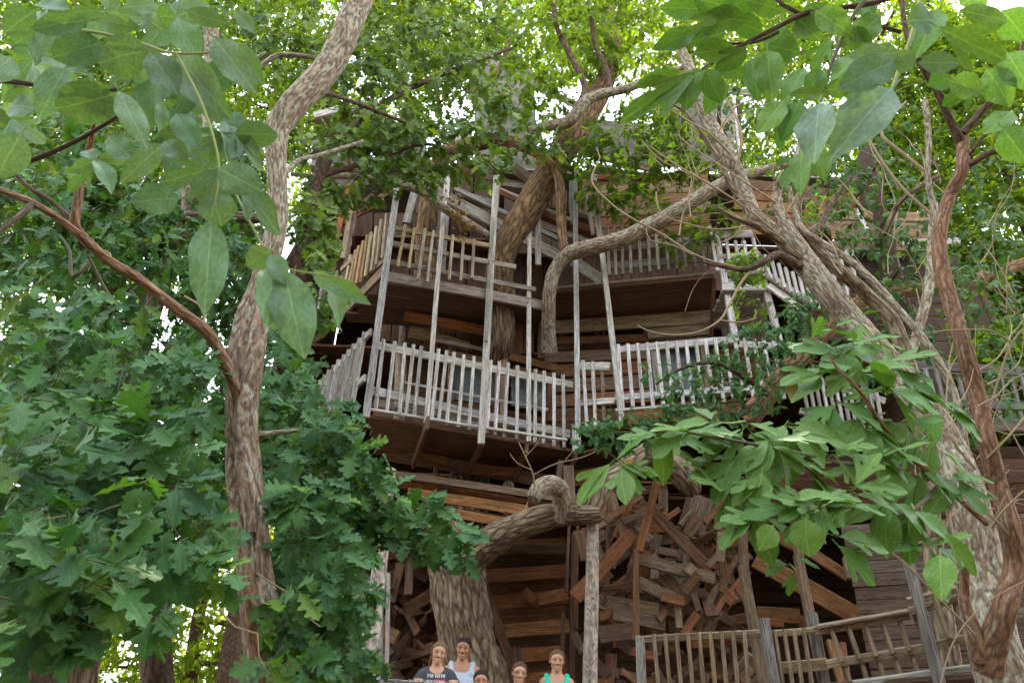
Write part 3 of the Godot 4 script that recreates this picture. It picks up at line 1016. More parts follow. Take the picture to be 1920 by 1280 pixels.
func build_railings() -> void:
	var g := "slatted railings of the tree house"
	# first storey, left front
	var t := thing("slat_railing", "white weathered slat railing along the first-storey deck left of the corner post", "railing", g)
	hb(t, "rail", 705, 647, 1073, 722, H1 + 0.98, 15, 0.04, SILVER)
	hb(t, "rail", 690, 731, 1068, 814, H1 + 0.32, 17, 0.04, SILVER)
	hb(t, "rail", 692, 767, 1063, 825, H1 + 0.05, 5, 0.04, SILVER)
	bp(t, "kick_board", 735, 768, 9.3, 900, 800, 9.55, 14, 0.03, GREY)
	for s in [[720, 640, 704, 770], [741, 644, 725, 773], [760, 647, 749, 775], [776, 650, 761, 780], [791, 653, 776, 784], [823, 658, 809, 790], [838, 661, 822, 791], [852, 664, 837, 796], [870, 669, 859, 800], [889, 672, 879, 805], [920, 679, 913, 812], [936, 681, 928, 815], [953, 684, 945, 819], [970, 689, 969, 823], [1004, 696, 1003, 830], [1020, 699, 1019, 832], [1038, 703, 1039, 837], [1055, 706, 1058, 839]]:
		slat(t, s[0], s[1], s[2], s[3], H1 + 1.02, 6.4, SILVER)
	# first storey, the side that goes back
	var t2 := thing("slat_railing", "receding run of grey slats at the left end of the first-storey deck", "railing", g)
	var tops := [[685, 627], [676, 638], [665, 649], [656, 659], [647, 669], [637, 678], [628, 688], [619, 697], [611, 706], [603, 716], [596, 724]]
	var bots := [[661, 756], [652, 757], [643, 760], [634, 764], [625, 768], [617, 772], [609, 776], [601, 780], [594, 784], [588, 788], [582, 792]]
	for i in tops.size():
		slat(t2, tops[i][0], tops[i][1], bots[i][0], bots[i][1], H1 + 1.02, 8.5, GREY)
	var a := hh(695, 622, H1 + .95)
	var b := hh(590, 734, H1 + .95)
	board(t2, "rail", a, b, 0.09, 0.04, GREY, Vector3(-.8, 0, .6), "weathered")
	board(t2, "rail", a - Vector3(0, .62, 0), b - Vector3(0, .62, 0), 0.09, 0.04, GREY, Vector3(-.8, 0, .6), "weathered")
	# first storey, low section right of the corner
	var t3 := thing("slat_railing", "short low section of three slats between corner post and next tall post", "railing", g)
	bp(t3, "rail", 1081, 687, 9.72, 1144, 687, 9.52, 17, 0.04, SILVER, Vector3(0, 0, 1), "weathered")
	bp(t3, "rail", 1082, 757, 9.72, 1153, 751, 9.5, 13, 0.04, SILVER, Vector3(0, 0, 1), "weathered")
	bp(t3, "rail", 1084, 806, 9.75, 1160, 796, 9.55, 12, 0.04, GREY, Vector3(0, 0, 1), "weathered")
	for s in [[1093, 676, 1101, 806], [1111, 678, 1117, 803], [1128, 678, 1133, 790]]:
		bp(t3, "slat", s[0], s[1], 9.58, s[2], s[3], 9.58, 6.5, 0.035, SILVER if s[0] != 1128 else TAN, Vector3(0, 0, 1), "weathered")
	bp(t3, "corner_stub", 1076, 800, 9.6, 1077, 846, 9.6, 7, 0.05, SILVER, Vector3(0, 0, 1), "weathered")
	# first storey, right wing
	var t4 := thing("slat_railing", "long white slat railing in front of the dark window right of the corner", "railing", g)
	bp(t4, "rail", 1146, 657, 9.5, 1376, 637, 9.15, 15, 0.04, SILVER, Vector3(0, 0, 1), "weathered")
	bp(t4, "rail", 1376, 645, 9.13, 1500, 652, 8.95, 14, 0.04, SILVER, Vector3(0, 0, 1), "weathered")
	bp(t4, "rail", 1153, 746, 9.5, 1500, 722, 8.95, 13, 0.04, SILVER, Vector3(0, 0, 1), "weathered")
	for i in 19:
		var x := 1159.0 + i * 18.2
		var f := i / 18.0
		bp(t4, "slat", x, 646 - minf(i, 12) * 1.15 + maxf(i - 12, 0) * 2, lerpf(9.42, 8.9, f), x + 9 + i * 0.75, 764 - i * 1.1 + rr(-3, 3), lerpf(9.42, 8.9, f), 6.4, 0.035, SILVER, Vector3(0, 0, 1), "weathered")
	# second storey, left front: newer yellowish wood
	var t5 := thing("slat_railing", "yellowish new-wood railing with few slats on the second storey left of the trunk", "railing", g)
	bp(t5, "rail", 741, 428, 8.95, 918, 461, 9.25, 8.5, 0.05, FRESH)
	bp(t5, "rail", 733, 456, 8.97, 967, 501, 9.35, 9, 0.05, GREY.lerp(FRESH, .3))
	bp(t5, "rail", 731, 491, 8.98, 1004, 543, 9.5, 9, 0.05, GREY.lerp(FRESH, .3))
	var y5 := [[760, 422, 745, 500], [777, 428, 766, 503], [797, 429, 783, 525], [813, 433, 801, 529], [849, 441, 842, 524], [869, 445, 864, 527], [889, 449, 885, 522]]
	for i in y5.size():
		var s: Array = y5[i]
		bp(t5, "slat", s[0], s[1], 8.92 + i * 0.045, s[2], s[3], 8.92 + i * 0.045, 5.4, 0.04, FRESH if i < 2 else GREY.lerp(FRESH, .45))
	# second storey, side run
	var t6 := thing("slat_railing", "receding run of orange and yellow slats at the second-storey left corner", "railing", g)
	var up := [[725, 401], [715, 412], [706, 425], [696, 436], [689, 441], [681, 452], [673, 461], [667, 469], [658, 478]]
	var dn := [[716, 484], [705, 497], [696, 508], [685, 518], [676, 530], [668, 532], [660, 534], [652, 545], [642, 560]]
	for i in up.size():
		var s := hh(up[i][0], up[i][1], H2 + 1.0)
		var c := FRESH.lerp(GREY, .25) if i < 4 or i > 7 else AMBER.lerp(FRESH, .4)
		board(t6, "slat", s, q(dn[i][0], dn[i][1], -s.z), metres(6.5, s), 0.035, c, Vector3(-.5, 0, .8))
	var ra := hh(727, 425, H2 + .85)
	var rb := hh(640, 505, H2 + .85)
	board(t6, "rail", ra + Vector3(.03, 0, -.05), rb, 0.08, 0.04, TAN, Vector3(-.8, 0, .6))
	board(t6, "rail", ra - Vector3(-.03, .5, .05), rb - Vector3(0, .5, 0), 0.08, 0.04, TAN, Vector3(-.8, 0, .6))
	# lower flight of grey slats at far left
	var t7 := thing("slat_railing", "thin grey slats half hidden by leaves below the second-storey side beam", "railing", g)
	for i in 6:
		bp(t7, "slat", 632 - i * 10, 508 + i * 11, 10.2 + i * .12, 622 - i * 10, 575 + i * 12, 10.2 + i * .12, 5, 0.03, GREY)
	bp(t7, "rail", 640, 520, 10.25, 565, 605, 11.1, 7, 0.04, GREY)
	shift = 0.5
	# second storey, right
	var t8 := thing("slat_railing", "tan slat railing on the second-storey deck right of the trunk", "railing", g)
	bp(t8, "rail", 1128, 468, 9.2, 1337, 447, 8.75, 15, 0.04, GREY.lerp(TAN, .5))
	bp(t8, "rail", 1128, 501, 9.2, 1339, 482, 8.75, 15, 0.04, GREY.lerp(TAN, .4))
	var y8 := [[1138, 426, 1143, 516], [1152, 426, 1155, 516], [1166, 424, 1168, 515], [1181, 423, 1183, 513], [1198, 440, 1202, 512], [1214, 436, 1219, 510], [1230, 440, 1236, 507], [1248, 440, 1254, 506], [1264, 440, 1270, 505], [1280, 445, 1287, 503], [1295, 440, 1305, 502], [1312, 437, 1322, 499]]
	for i in y8.size():
		var s: Array = y8[i]
		var d := lerpf(9.1, 8.68, i / 11.0)
		bp(t8, "slat", s[0], s[1], d, s[2], s[3], d, 5.6, 0.04, GREY.lerp(TAN, rr(.2, .7)))
	# landing rail and the flight that leaves it on the right
	var t9 := thing("slat_railing", "bluish white railing round the small landing", "railing", g)
	bp(t9, "rail", 1336, 441, 8.62, 1412, 438, 8.55, 14, 0.04, SILVER)
	bp(t9, "rail", 1344, 482, 8.62, 1424, 476, 8.55, 10, 0.04, SILVER)
	for s in [[1330, 425, 1346, 508], [1362, 449, 1370, 505], [1379, 452, 1386, 498], [1395, 452, 1402, 496], [1412, 446, 1424, 505]]:
		bp(t9, "slat", s[0], s[1], 8.56, s[2], s[3], 8.56, 6, 0.04, SILVER)
	shift = 0.0
	# far right, grey
	var t10 := thing("slat_railing", "dark grey leaning slat railing at the right edge, behind bare twigs", "railing", g)
	bp(t10, "rail", 1700, 684, 8.4, 1990, 700, 8.0, 17, 0.05, GREY.lerp(Color(.2, .22, .25), .5))
	bp(t10, "rail", 1720, 752, 8.4, 1990, 766, 8.0, 15, 0.05, GREY.lerp(Color(.2, .22, .25), .5))
	bp(t10, "base_board", 1700, 790, 8.5, 1990, 800, 8.1, 24, 0.05, GREY.lerp(DARK, .5))
	for i in 13:
		var x := 1715.0 + i * 20
		bp(t10, "slat", x, 690 + i, 8.3, x + 24, 788 + i, 8.35, 7, 0.04, GREY.lerp(Color(.2, .22, .25), rr(.2, .7)))
	bp(t10, "post", 1770, 780, 8.35, 1830, 905, 8.35, 16, 0.07, GREY.lerp(DARK, .4))
	# behind the sassafras leaves: slats between the white rail and the stair
	var t11 := thing("slat_railing", "grey slats of a stair rail seen between sassafras leaves", "railing", g)
	for i in 12:
		var x := 1500.0 + i * 13
		bp(t11, "slat", x, 690 + i * 4, 8.6, x + 20, 795 + i * 4, 8.6, 6, 0.035, SILVER.lerp(GREY, rr(0, 1)))
	bp(t11, "rail", 1490, 700, 8.65, 1660, 752, 8.65, 12, 0.04, SILVER)
	bp(t11, "rail", 1500, 770, 8.65, 1670, 826, 8.65, 12, 0.04, SILVER)
	# ramp at the bottom right
	var t12 := thing("ramp_railing", "tan slat railing along the ramp at the bottom right, sloping up to the right", "railing", g)
	var c12 := TAN.lerp(FRESH, .15)
	bp(t12, "rail", 1199, 1199, 6.9, 1428, 1187, 6.5, 13, 0.05, c12)
	bp(t12, "rail", 1420, 1190, 6.5, 1536, 1181, 6.3, 12, 0.05, c12)
	bp(t12, "rail", 1528, 1183, 6.28, 1705, 1152, 6.0, 17, 0.05, c12)
	bp(t12, "hand_rail", 1534, 1174, 6.24, 1715, 1143, 5.96, 5, 0.11, TAN)
	bp(t12, "rail", 1440, 1254, 6.5, 1552, 1244, 6.3, 21, 0.05, c12)
	bp(t12, "rail", 1550, 1245, 6.28, 1760, 1210, 6.0, 15, 0.05, c12)
	bp(t12, "rail", 1600, 1282, 6.2, 1850, 1248, 5.9, 12, 0.05, GREY)
	bp(t12, "end_post", 1200, 1192, 6.9, 1205, 1330, 6.95, 15, 0.09, GREY)
	for i in 9:
		var x := 1226.0 + i * 21.2
		bp(t12, "slat", x, 1188 - i * .8, 6.82 - i * .04, x + 11, 1310, 6.85 - i * .04, 6.4, 0.04, c12)
	for i in 4:
		var x := 1452.0 + i * 18.2
		bp(t12, "slat", x, 1180 - i * 1, 6.42 - i * .03, x + 17, 1290, 6.45 - i * .03, 6.4, 0.04, c12)
	for i in 6:
		var x := 1556.0 + i * 31.5
		bp(t12, "slat", x, 1171 - i * 5.4, 6.2 - i * .04, x + 24, 1240 - i * 5, 6.2 - i * .04, 7, 0.04, c12)
		bp(t12, "slat", x + 27, 1243 - i * 5, 6.25 - i * .04, x + 45, 1300 - i * 5, 6.25 - i * .04, 7, 0.04, c12)
	var t13 := thing("ramp_railing", "upper end of the ramp railing beside the lichened trunk at bottom right", "railing", g)
	bp(t13, "rail", 1705, 1146, 5.95, 1880, 1098, 5.7, 14, 0.05, c12)
	bp(t13, "hand_rail", 1702, 1124, 5.98, 1830, 1092, 5.8, 5, 0.1, TAN)
	bp(t13, "rail", 1752, 1210, 5.95, 1900, 1172, 5.7, 14, 0.05, c12)
	for i in 4:
		var x := 1752.0 + i * 33
		bp(t13, "slat", x, 1118 - i * 8, 5.85, x + 26, 1196 - i * 8, 5.85, 9, 0.04, c12)
	# front fence, only its top shows below the visitors
	var t14 := thing("front_fence", "weathered grey fence top in front of the visitors at the bottom edge", "fence")
	bp(t14, "rail", 655, 1277, 8.1, 900, 1292, 8.1, 16, 0.05, GREY)
	for i in 9:
		var x := 664.0 + i * 26
		bp(t14, "slat", x, 1266 + i * 2, 8.04, x, 1340, 8.04, 7, 0.04, GREY)

# ---------- tall posts and stairs ----------
func build_stairs() -> void:
	var g := "tall thin posts in front of the storeys"
	for s in [[746, 346, 8.86, 686, 782, 8.86, 12.0, "tall grey post at the left front corner of the decks"], [838, 330, 9.05, 799, 794, 9.05, 8.5, "second tall thin post from the left, between corner and stair foot"], [931, 330, 9.28, 902, 832, 9.28, 12.5, "doubled tall post whose top stands beside the leaning oak trunk"], [993, 418, 9.5, 991, 828, 9.5, 8.5, "thin tall post just left of the crooked limb"], [1078, 330, 9.55, 1084, 842, 9.62, 9.5, "tall white post at the inner corner of the decks"], [1116, 372, 9.35, 1166, 790, 9.42, 10.0, "tall post leaning left that ends the low rail section"]]:
		var t := thing("tall_post", s[7], "post", g)
		bp(t, "timber", s[0], s[1], s[2], s[3], s[4], s[5], s[6], 0.05, SILVER.lerp(GREY, .3), Vector3(0, 0, 1), "weathered")
		if s[6] > 12.2:
			bp(t, "timber", 924, 410, 9.25, 912, 640, 9.25, 5, 0.05, GREY, Vector3(0, 0, 1), "weathered")
	var st := thing("outdoor_stair", "grey wooden stair slanting down to the right between the second and third storeys", "stair")
	bp(st, "stringer", 766, 333, 9.15, 1049, 482, 9.6, 23, 0.05, GREY.lerp(TAN, .2), Vector3(0, 0, 1), "weathered")
	bp(st, "stringer", 1074, 490, 9.7, 1128, 527, 9.75, 24, 0.05, GREY.lerp(TAN, .3), Vector3(0, 0, 1), "weathered")
	bp(st, "handrail", 850, 352, 9.3, 1060, 455, 9.65, 9, 0.05, GREY, Vector3(0, 0, 1), "weathered")
	bp(st, "handrail", 930, 356, 9.5, 1062, 420, 9.7, 10, 0.05, RUST.lerp(TAN, .4))
	bp(st, "handrail", 925, 350, 9.55, 1070, 412, 9.75, 6, 0.05, SILVER)
	bp(st, "tread", 858, 366, 9.7, 926, 384, 9.8, 11, 0.22, GREY)
	bp(st, "tread", 926, 348, 9.8, 990, 356, 9.9, 9, 0.22, GREY)
	bp(st, "tread", 965, 315, 9.9, 1000, 342, 9.95, 12, 0.22, TAN)
	bp(st, "tread", 1010, 400, 9.9, 1120, 440, 9.9, 12, 0.22, RUST)
	bp(st, "tread", 1000, 380, 9.95, 1110, 416, 9.95, 9, 0.22, TAN)
	bp(st, "tread", 1020, 430, 9.85, 1128, 466, 9.85, 8, 0.22, GREY)
	bp(st, "tread", 832, 312, 9.9, 880, 330, 9.95, 14, 0.22, RUST)
	bp(st, "baluster", 1009, 396, 9.5, 1009, 497, 9.5, 11, 0.04, GREY, Vector3(0, 0, 1), "weathered")
	bp(st, "baluster", 937, 328, 9.3, 930, 400, 9.3, 7, 0.04, FRESH)
	bp(st, "baluster", 843, 308, 9.0, 838, 372, 9.0, 6, 0.04, SILVER)
	bp(st, "baluster", 1098, 360, 9.8, 1112, 440, 9.8, 7, 0.04, GREY)
	bp(st, "baluster", 1070, 340, 9.8, 1072, 420, 9.8, 6, 0.04, GREY)
	bp(st, "baluster", 1080, 515, 9.7, 1080, 560, 9.7, 6, 0.04, GREY)
	for i in 5:
		bp(st, "back_board", 960 + i * 30, 340 + i * 6, 10.6, 958 + i * 30, 470 + i * 6, 10.6, 28, 0.03, UMBER)
	for i in 4:
		bp(st, "upper_board", 800 + i * 36, 300, 10.9, 796 + i * 36, 400, 10.9, 33, 0.03, DARK)
	bp(st, "upper_board", 985, 296, 10.0, 1120, 335, 10.0, 14, 0.04, GREY)
	bp(st, "upper_board", 880, 325, 10.0, 1000, 352, 10.0, 10, 0.04, TAN)
	shift = 0.5
	var s2 := thing("outdoor_stair", "bluish white stair running down to the right from the small landing", "stair")
	bp(s2, "stringer", 1432, 511, 8.5, 1516, 566, 8.5, 13, 0.05, SILVER)
	bp(s2, "stringer", 1440, 535, 8.52, 1500, 577, 8.52, 12, 0.05, SILVER)
	for i in 8:
		bp(s2, "slat", 1434 + i * 13, 478 + i * 8, 8.45, 1445 + i * 13, 524 + i * 8, 8.45, 6, 0.04, SILVER)
	for i in 5:
		bp(s2, "slat", 1517 + i * 20, 470 + i * 5, 9.0, 1530 + i * 20, 545 + i * 3, 9.0, 6, 0.04, SILVER)
	bp(s2, "rail", 1512, 498, 9.05, 1600, 508, 9.05, 9, 0.04, SILVER)
	bp(s2, "rail", 1530, 545, 9.05, 1610, 540, 9.05, 8, 0.04, SILVER)
	shift = 0.0

# ---------- porch under the decks ----------
func log_post(called: String, label: String, spec: Array, c: Color) -> void:
	var t := thing(called, label, "post", "round log posts of the porch")
	var s := stem_points(spec)
	var st := new_st()
	tube_into(st, s[0], s[1], 14, 0.12, 0.03, true)
	var m := StandardMaterial3D.new()
	m.albedo_color = c.linear_to_srgb()
	m.albedo_texture = M.weathered.albedo_texture
	m.uv1_scale = Vector3(4.0, 0.5, 1)
	m.heightmap_enabled = true
	m.heightmap_texture = M.weathered.heightmap_texture
	m.heightmap_scale = 0.3
	m.roughness = 0.8
	part(t, "log", st.commit(), m)

func build_porch() -> void:
	var t := thing("porch_ceiling", "stepped rust-brown beams and boards under the first storey above the visitors", "ceiling beams")
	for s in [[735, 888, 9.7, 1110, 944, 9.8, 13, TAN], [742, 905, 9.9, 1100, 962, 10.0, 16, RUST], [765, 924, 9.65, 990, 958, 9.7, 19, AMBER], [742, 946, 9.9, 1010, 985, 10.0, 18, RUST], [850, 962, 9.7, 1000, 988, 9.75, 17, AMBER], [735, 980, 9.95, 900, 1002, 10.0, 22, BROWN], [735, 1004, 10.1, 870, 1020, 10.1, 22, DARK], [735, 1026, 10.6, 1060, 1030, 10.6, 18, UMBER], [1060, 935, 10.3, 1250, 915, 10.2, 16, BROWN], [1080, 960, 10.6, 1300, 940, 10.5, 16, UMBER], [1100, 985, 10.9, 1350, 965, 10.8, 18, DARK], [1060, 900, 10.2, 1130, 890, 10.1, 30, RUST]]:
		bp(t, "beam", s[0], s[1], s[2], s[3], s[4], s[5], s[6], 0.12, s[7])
	for s in [[818, 884, 10.1, 820, 914, 10.1, 8], [836, 907, 10.0, 836, 945, 10.0, 11], [842, 935, 10.2, 846, 965, 10.2, 10], [1050, 870, 10.0, 1046, 905, 10, 12], [1064, 880, 9.9, 1068, 950, 9.9, 20]]:
		bp(t, "joist_end", s[0], s[1], s[2], s[3], s[4], s[5], s[6], 0.3, TAN.lerp(BROWN, .4))
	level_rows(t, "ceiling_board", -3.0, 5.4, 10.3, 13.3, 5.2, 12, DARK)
	var st := new_st()
	var c := q(953, 914, 10.05)
	tube_into(st, [c + Vector3(0, 0, -.5), c + Vector3(0, 0, .05)], [metres(11, c), metres(11, c)], 12, .3, 0.02)
	part(t, "log_end", st.commit(), M.bark)
	# rear wall of the porch: uneven orange-brown boards, right of the trunk
	var w := thing("porch_wall", "wall of uneven rust-orange horizontal boards behind the visitors, right of the big trunk", "wall")
	var left := [[905, 985], [905, 1005], [905, 1030], [905, 1055], [908, 1082], [915, 1108], [925, 1132], [935, 1158], [948, 1184], [955, 1208], [965, 1232], [975, 1256], [985, 1280]]
	for i in left.size():
		var y: float = left[i][1]
		var d: float = 11.2 + [0.0, 0.25, 0.0, 0.3, 0.08, 0.28, 0.05, 0.3, 0.1, 0.3, 0.08, 0.2, 0.1][i]
		var col: Color = [BROWN, UMBER, AMBER, UMBER, RUST, BROWN, RUST, RUST, AMBER, UMBER, RUST, BROWN, RUST][i]
		bp(w, "wall_board", left[i][0] - 20, y, d, 1062 + rr(-4, 8), y - rr(8, 14), d, 25, 0.06, col, Vector3(0, -.1, 1))
	bp(w, "wall_board", 1010, 1124, 11.15, 1064, 1112, 11.15, 21, 0.06, AMBER)
	bp(w, "block", 985, 1108, 11.05, 1004, 1128, 11.0, 16, 0.12, RUST)
	bp(w, "diagonal_brace", 903, 1085, 10.6, 966, 1265, 10.6, 17, 0.06, BROWN)
	bp(w, "diagonal_brace", 912, 1165, 10.8, 950, 1180, 10.8, 9, 0.06, BROWN)
	bp(w, "short_post", 961, 1215, 10.2, 961, 1300, 10.2, 10, 0.08, UMBER)
	bp(w, "short_post", 974, 1215, 10.2, 974, 1300, 10.2, 9, 0.08, UMBER)
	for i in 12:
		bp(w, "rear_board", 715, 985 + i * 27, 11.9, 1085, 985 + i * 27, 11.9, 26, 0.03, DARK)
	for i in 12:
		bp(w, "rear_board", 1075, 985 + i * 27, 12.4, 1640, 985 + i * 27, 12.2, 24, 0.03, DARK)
	var pd := thing("thin_timbers", "bundle of thin upright timbers left of the round log post", "timber")
	for s in [[1067, 985, 1062, 1110, 6], [1076, 1000, 1073, 1290, 10], [1083, 985, 1081, 1180, 6], [1094, 990, 1112, 1080, 10], [1056, 1150, 1054, 1290, 7]]:
		bp(pd, "upright", s[0], s[1], 9.9 + rr(-.1, .1), s[2], s[3], 9.9, s[4], 0.05, [TAN, UMBER, BROWN][rng.randi() % 3])
	log_post("log_post", "round weathered log post under the forked limb, right of the visitors", [[1111, 966, 8.4, 11], [1111, 1060, 8.4, 12], [1109, 1160, 8.4, 13], [1106, 1290, 8.4, 14], [1104, 1500, 8.4, 14]], Color(0.42, 0.36, 0.28))
	log_post("log_post", "pale peeled log post at the left of the porch behind oak leaves", [[731, 880, 8.6, 12], [722, 960, 8.6, 12], [712, 1060, 8.6, 14], [698, 1170, 8.6, 17], [684, 1290, 8.6, 18], [672, 1460, 8.6, 18]], Color(0.55, 0.48, 0.38))
	log_post("log_post", "stout round post behind the first-storey rail below the red beam", [[756, 604, 10.35, 11], [752, 680, 10.35, 11], [748, 790, 10.35, 11]], Color(0.36, 0.28, 0.19))
	# porch floor the visitors stand on
	var f := thing("porch_floor", "dark board porch floor under the visitors", "floor")
	for i in 16:
		board(f, "floor_board", Vector3(-2.6, 1.38, -7.9 - i * 0.24), Vector3(1.9, 1.38, -7.9 - i * 0.24), 0.23, 0.04, UMBER, Vector3(0, 1, 0))
	for x in [-2.4, -0.4, 1.7]:
		board(f, "leg", Vector3(x, 0, -7.7), Vector3(x, 1.35, -8.0), 0.12, 0.12, UMBER)
		board(f, "leg", Vector3(x, 0, -11.0), Vector3(x, 1.25, -11.0), 0.12, 0.12, UMBER)
	# square posts in front of the scrap wall
	var g := "square posts in front of the scrap-board wall"
	for s in [[1386, 895, 8.3, 1396, 1068, 8.3, 14.0, 1393, 1060, 1436, 1300, 17.0, "brown spliced post left of the diagonal stair boards"], [1484, 930, 8.0, 1500, 1050, 8.0, 13.0, 1496, 1040, 1549, 1300, 15.0, "brown spliced post right of the diagonal stair boards"]]:
		var p := thing("square_post", s[12], "post", g)
		bp(p, "timber", s[0], s[1], s[2], s[3], s[4], s[5], s[6], 0.09, BROWN.lerp(TAN, .4), Vector3(0, 0, 1))
		bp(p, "timber", s[7], s[8], s[2] - .03, s[9], s[10], s[2], s[11], 0.09, TAN.lerp(BROWN, .3), Vector3(0, 0, 1))
	for s in [[1432, 1160, 1458, 1310, 16.0, "grey post nailed over the first ramp post"], [1522, 1150, 1552, 1310, 16.0, "grey post nailed over the second ramp post"], [1688, 990, 1770, 1310, 14.0, "tall leaning grey post near the right trunk"]]:
		var p := thing("ramp_post", s[5], "post", "grey posts of the ramp railing")
		bp(p, "timber", s[0], s[1], 6.4 if s[0] < 1600 else 5.9, s[2], s[3], 6.4 if s[0] < 1600 else 5.9, s[4], 0.08, Color(.27, .255, .23), Vector3(0, 0, 1), "weathered")
	# ramp floor
	var r := thing("ramp", "board ramp behind the slat railing at bottom right", "ramp")
	var ra := q(1205, 1310, 6.95)
	var rb := q(1900, 1265, 5.8)
	for i in 8:
		var dz := Vector3(0.02 * i, 0, -0.05 - 0.2 * i)
		board(r, "floor_board", ra + dz, rb + dz, 0.19, 0.04, UMBER, Vector3(0, 1, 0))

# ---------- lattice of scrap boards ----------
func build_lattice() -> void:
	var t := thing("scrap_board_wall", "open wall of scrap board ends nailed at all angles, right of the round log post", "wall")
	for s in [[1320, 932, 1288, 1058, 42, TAN, 9.6], [1216, 950, 1322, 1058, 22, BROWN, 9.2], [1146, 925, 1173, 1010, 15, TAN, 9.4], [1232, 905, 1198, 1032, 14, RUST, 9.0], [1187, 1000, 1078, 1120, 27, RUST, 9.05], [1193, 1046, 1340, 1085, 22, TAN, 9.15], [1192, 1030, 1193, 1200, 11, BROWN, 8.95], [1136, 1130, 1236, 1144, 25, TAN, 9.25], [1124, 1156, 1152, 1150, 17, RUST, 9.2], [1150, 1150, 1248, 1170, 25, TAN, 9.2], [1124, 1190, 1190, 1182, 31, UMBER, 9.15], [1196, 1090, 1262, 1122, 22, TAN, 9.15], [1242, 1078, 1290, 1130, 26, BROWN, 9.3], [1288, 1075, 1300, 1060, 18, TAN, 9.1], [1282, 1110, 1310, 1076, 17, BROWN, 9.1], [1240, 1118, 1282, 1128, 18, RUST, 9.05], [1234, 1162, 1262, 1130, 14, BROWN, 9.1], [1270, 1130, 1274, 1178, 13, TAN, 9.12], [1300, 1112, 1310, 1145, 12, UMBER, 9.1], [1310, 1140, 1312, 1190, 13, BROWN, 9.15], [1280, 1190, 1308, 1150, 15, RUST, 9.1], [1355, 1052, 1358, 1082, 15, BROWN, 9.2], [1328, 1062, 1346, 1040, 12, TAN, 9.2], [1352, 1110, 1370, 1070, 10, BROWN, 9.2], [1336, 1160, 1360, 1115, 11, RUST, 9.2], [1326, 1135, 1345, 1100, 12, TAN, 9.25], [1130, 1105, 1240, 1090, 14, BROWN, 9.4], [1165, 1120, 1186, 1060, 11, BROWN, 9.5], [1142, 935, 1138, 1120, 8, BROWN, 9.6], [1260, 1040, 1298, 920, 13, UMBER, 9.8], [1330, 1025, 1356, 930, 8, RUST, 9.7], [1085, 995, 1100, 1050, 22, BROWN, 9.6]]:
		bp(t, "scrap_board", s[0], s[1], s[6], s[2], s[3], s[6] + rr(-.08, .08), s[4], 0.035, Color(s[5]).lerp(BROWN, .3), Vector3(rr(-.15, .15), rr(-.3, .1), 1))
	for i in 150:                                        # closely nailed offcuts up to the deck
		var px := rr(1120, 1385)
		var py := rr(950, 1215)
		var an := rr(0, TAU)
		var ll := rr(18, 46)
		var dp := rr(9.4, 10.2)
		bp(t, "scrap_board", px - cos(an) * ll, py - sin(an) * ll, dp, px + cos(an) * ll, py + sin(an) * ll, dp + rr(-.15, .15), rr(9, 20), 0.035, [BROWN, TAN, UMBER, BROWN, RUST][rng.randi() % 5], Vector3(rr(-.4, .4), rr(-.4, .3), 1))
	for i in 110:                                        # board ends swirling into the hollow and piled below it
		var low := i < 75
		var x := rr(1085, 1420) if low else 1290.0 + cos(i * 0.7) * rr(30, 120)
		var y := rr(1190, 1300) if low else 1130.0 + sin(i * 0.7) * rr(20, 85)
		var a := rr(0, TAU) if low else i * 0.7 + PI / 2 + rr(-.5, .5)
		var l := rr(22, 62)
		var d := rr(9.2, 10.0)
		bp(t, "scrap_board", x - cos(a) * l / 2, y - sin(a) * l / 2, d, x + cos(a) * l / 2, y + sin(a) * l / 2, d + rr(-.2, .2), rr(10, 24), 0.035, [BROWN, TAN, UMBER, UMBER, RUST][rng.randi() % 5], Vector3(rr(-.4, .4), rr(-.5, .3), 1))
	bp(t, "lettered_board", 1140, 1129, 9.22, 1234, 1142, 9.22, 24, 0.02, TAN)
	var tm := TextMesh.new()
	tm.text = "M"
	var sf := SystemFont.new()
	sf.font_names = PackedStringArray(["Droid Sans"])
	tm.font = sf
	tm.font_size = 16
	tm.pixel_size = metres(11.0, q(1176, 1133, 9.2)) / 16.0
	tm.depth = 0.003
	var o := part(t, "letter", tm, M.ink)
	o.transform = frame(q(1140, 1129, 9.2), q(1234, 1142, 9.2), Vector3(0, -.25, 1))
	o.position = q(1176, 1134, 9.19)
	# right: broad stair boards under the ramp roof, plank wall beyond
	var s2 := thing("stair_boards", "broad orange-brown boards slanting down to the right behind the two square posts", "stair boards")
	for s in [[1416, 1048, 1616, 1160, 33, AMBER, 9.2], [1500, 1022, 1592, 1082, 19, AMBER, 9.0], [1420, 990, 1520, 1035, 22, RUST, 9.4], [1340, 985, 1420, 1010, 20, BROWN, 9.5], [1420, 1150, 1500, 1155, 26, AMBER, 9.5], [1400, 1166, 1470, 1168, 14, RUST, 9.4], [1480, 1150, 1540, 1190, 20, RUST, 9.5], [1340, 1170, 1400, 1158, 18, RUST, 9.6], [1372, 915, 1480, 910, 34, RUST, 9.3], [1556, 1200, 1580, 1290, 14, AMBER, 8.6], [1580, 1205, 1592, 1290, 10, RUST, 8.7], [1584, 1046, 1592, 1085, 8, TAN, 8.9]]:
		bp(s2, "stair_board", s[0], s[1], s[6], s[2], s[3], s[6] - .1, s[4], 0.05, Color(s[5]).lerp(BROWN, .35))
	var pw := thing("plank_wall", "dark umber plank wall at the lower right behind the ramp", "wall")
	plank_rows(pw, "wall_plank", q(1578, 985, 8.4), q(1645, 1310, 8.4), q(1960, 960, 7.8), q(1960, 1300, 7.8), 13, UMBER.lerp(GREY, .2), 0.01, 0.008, UMBER)
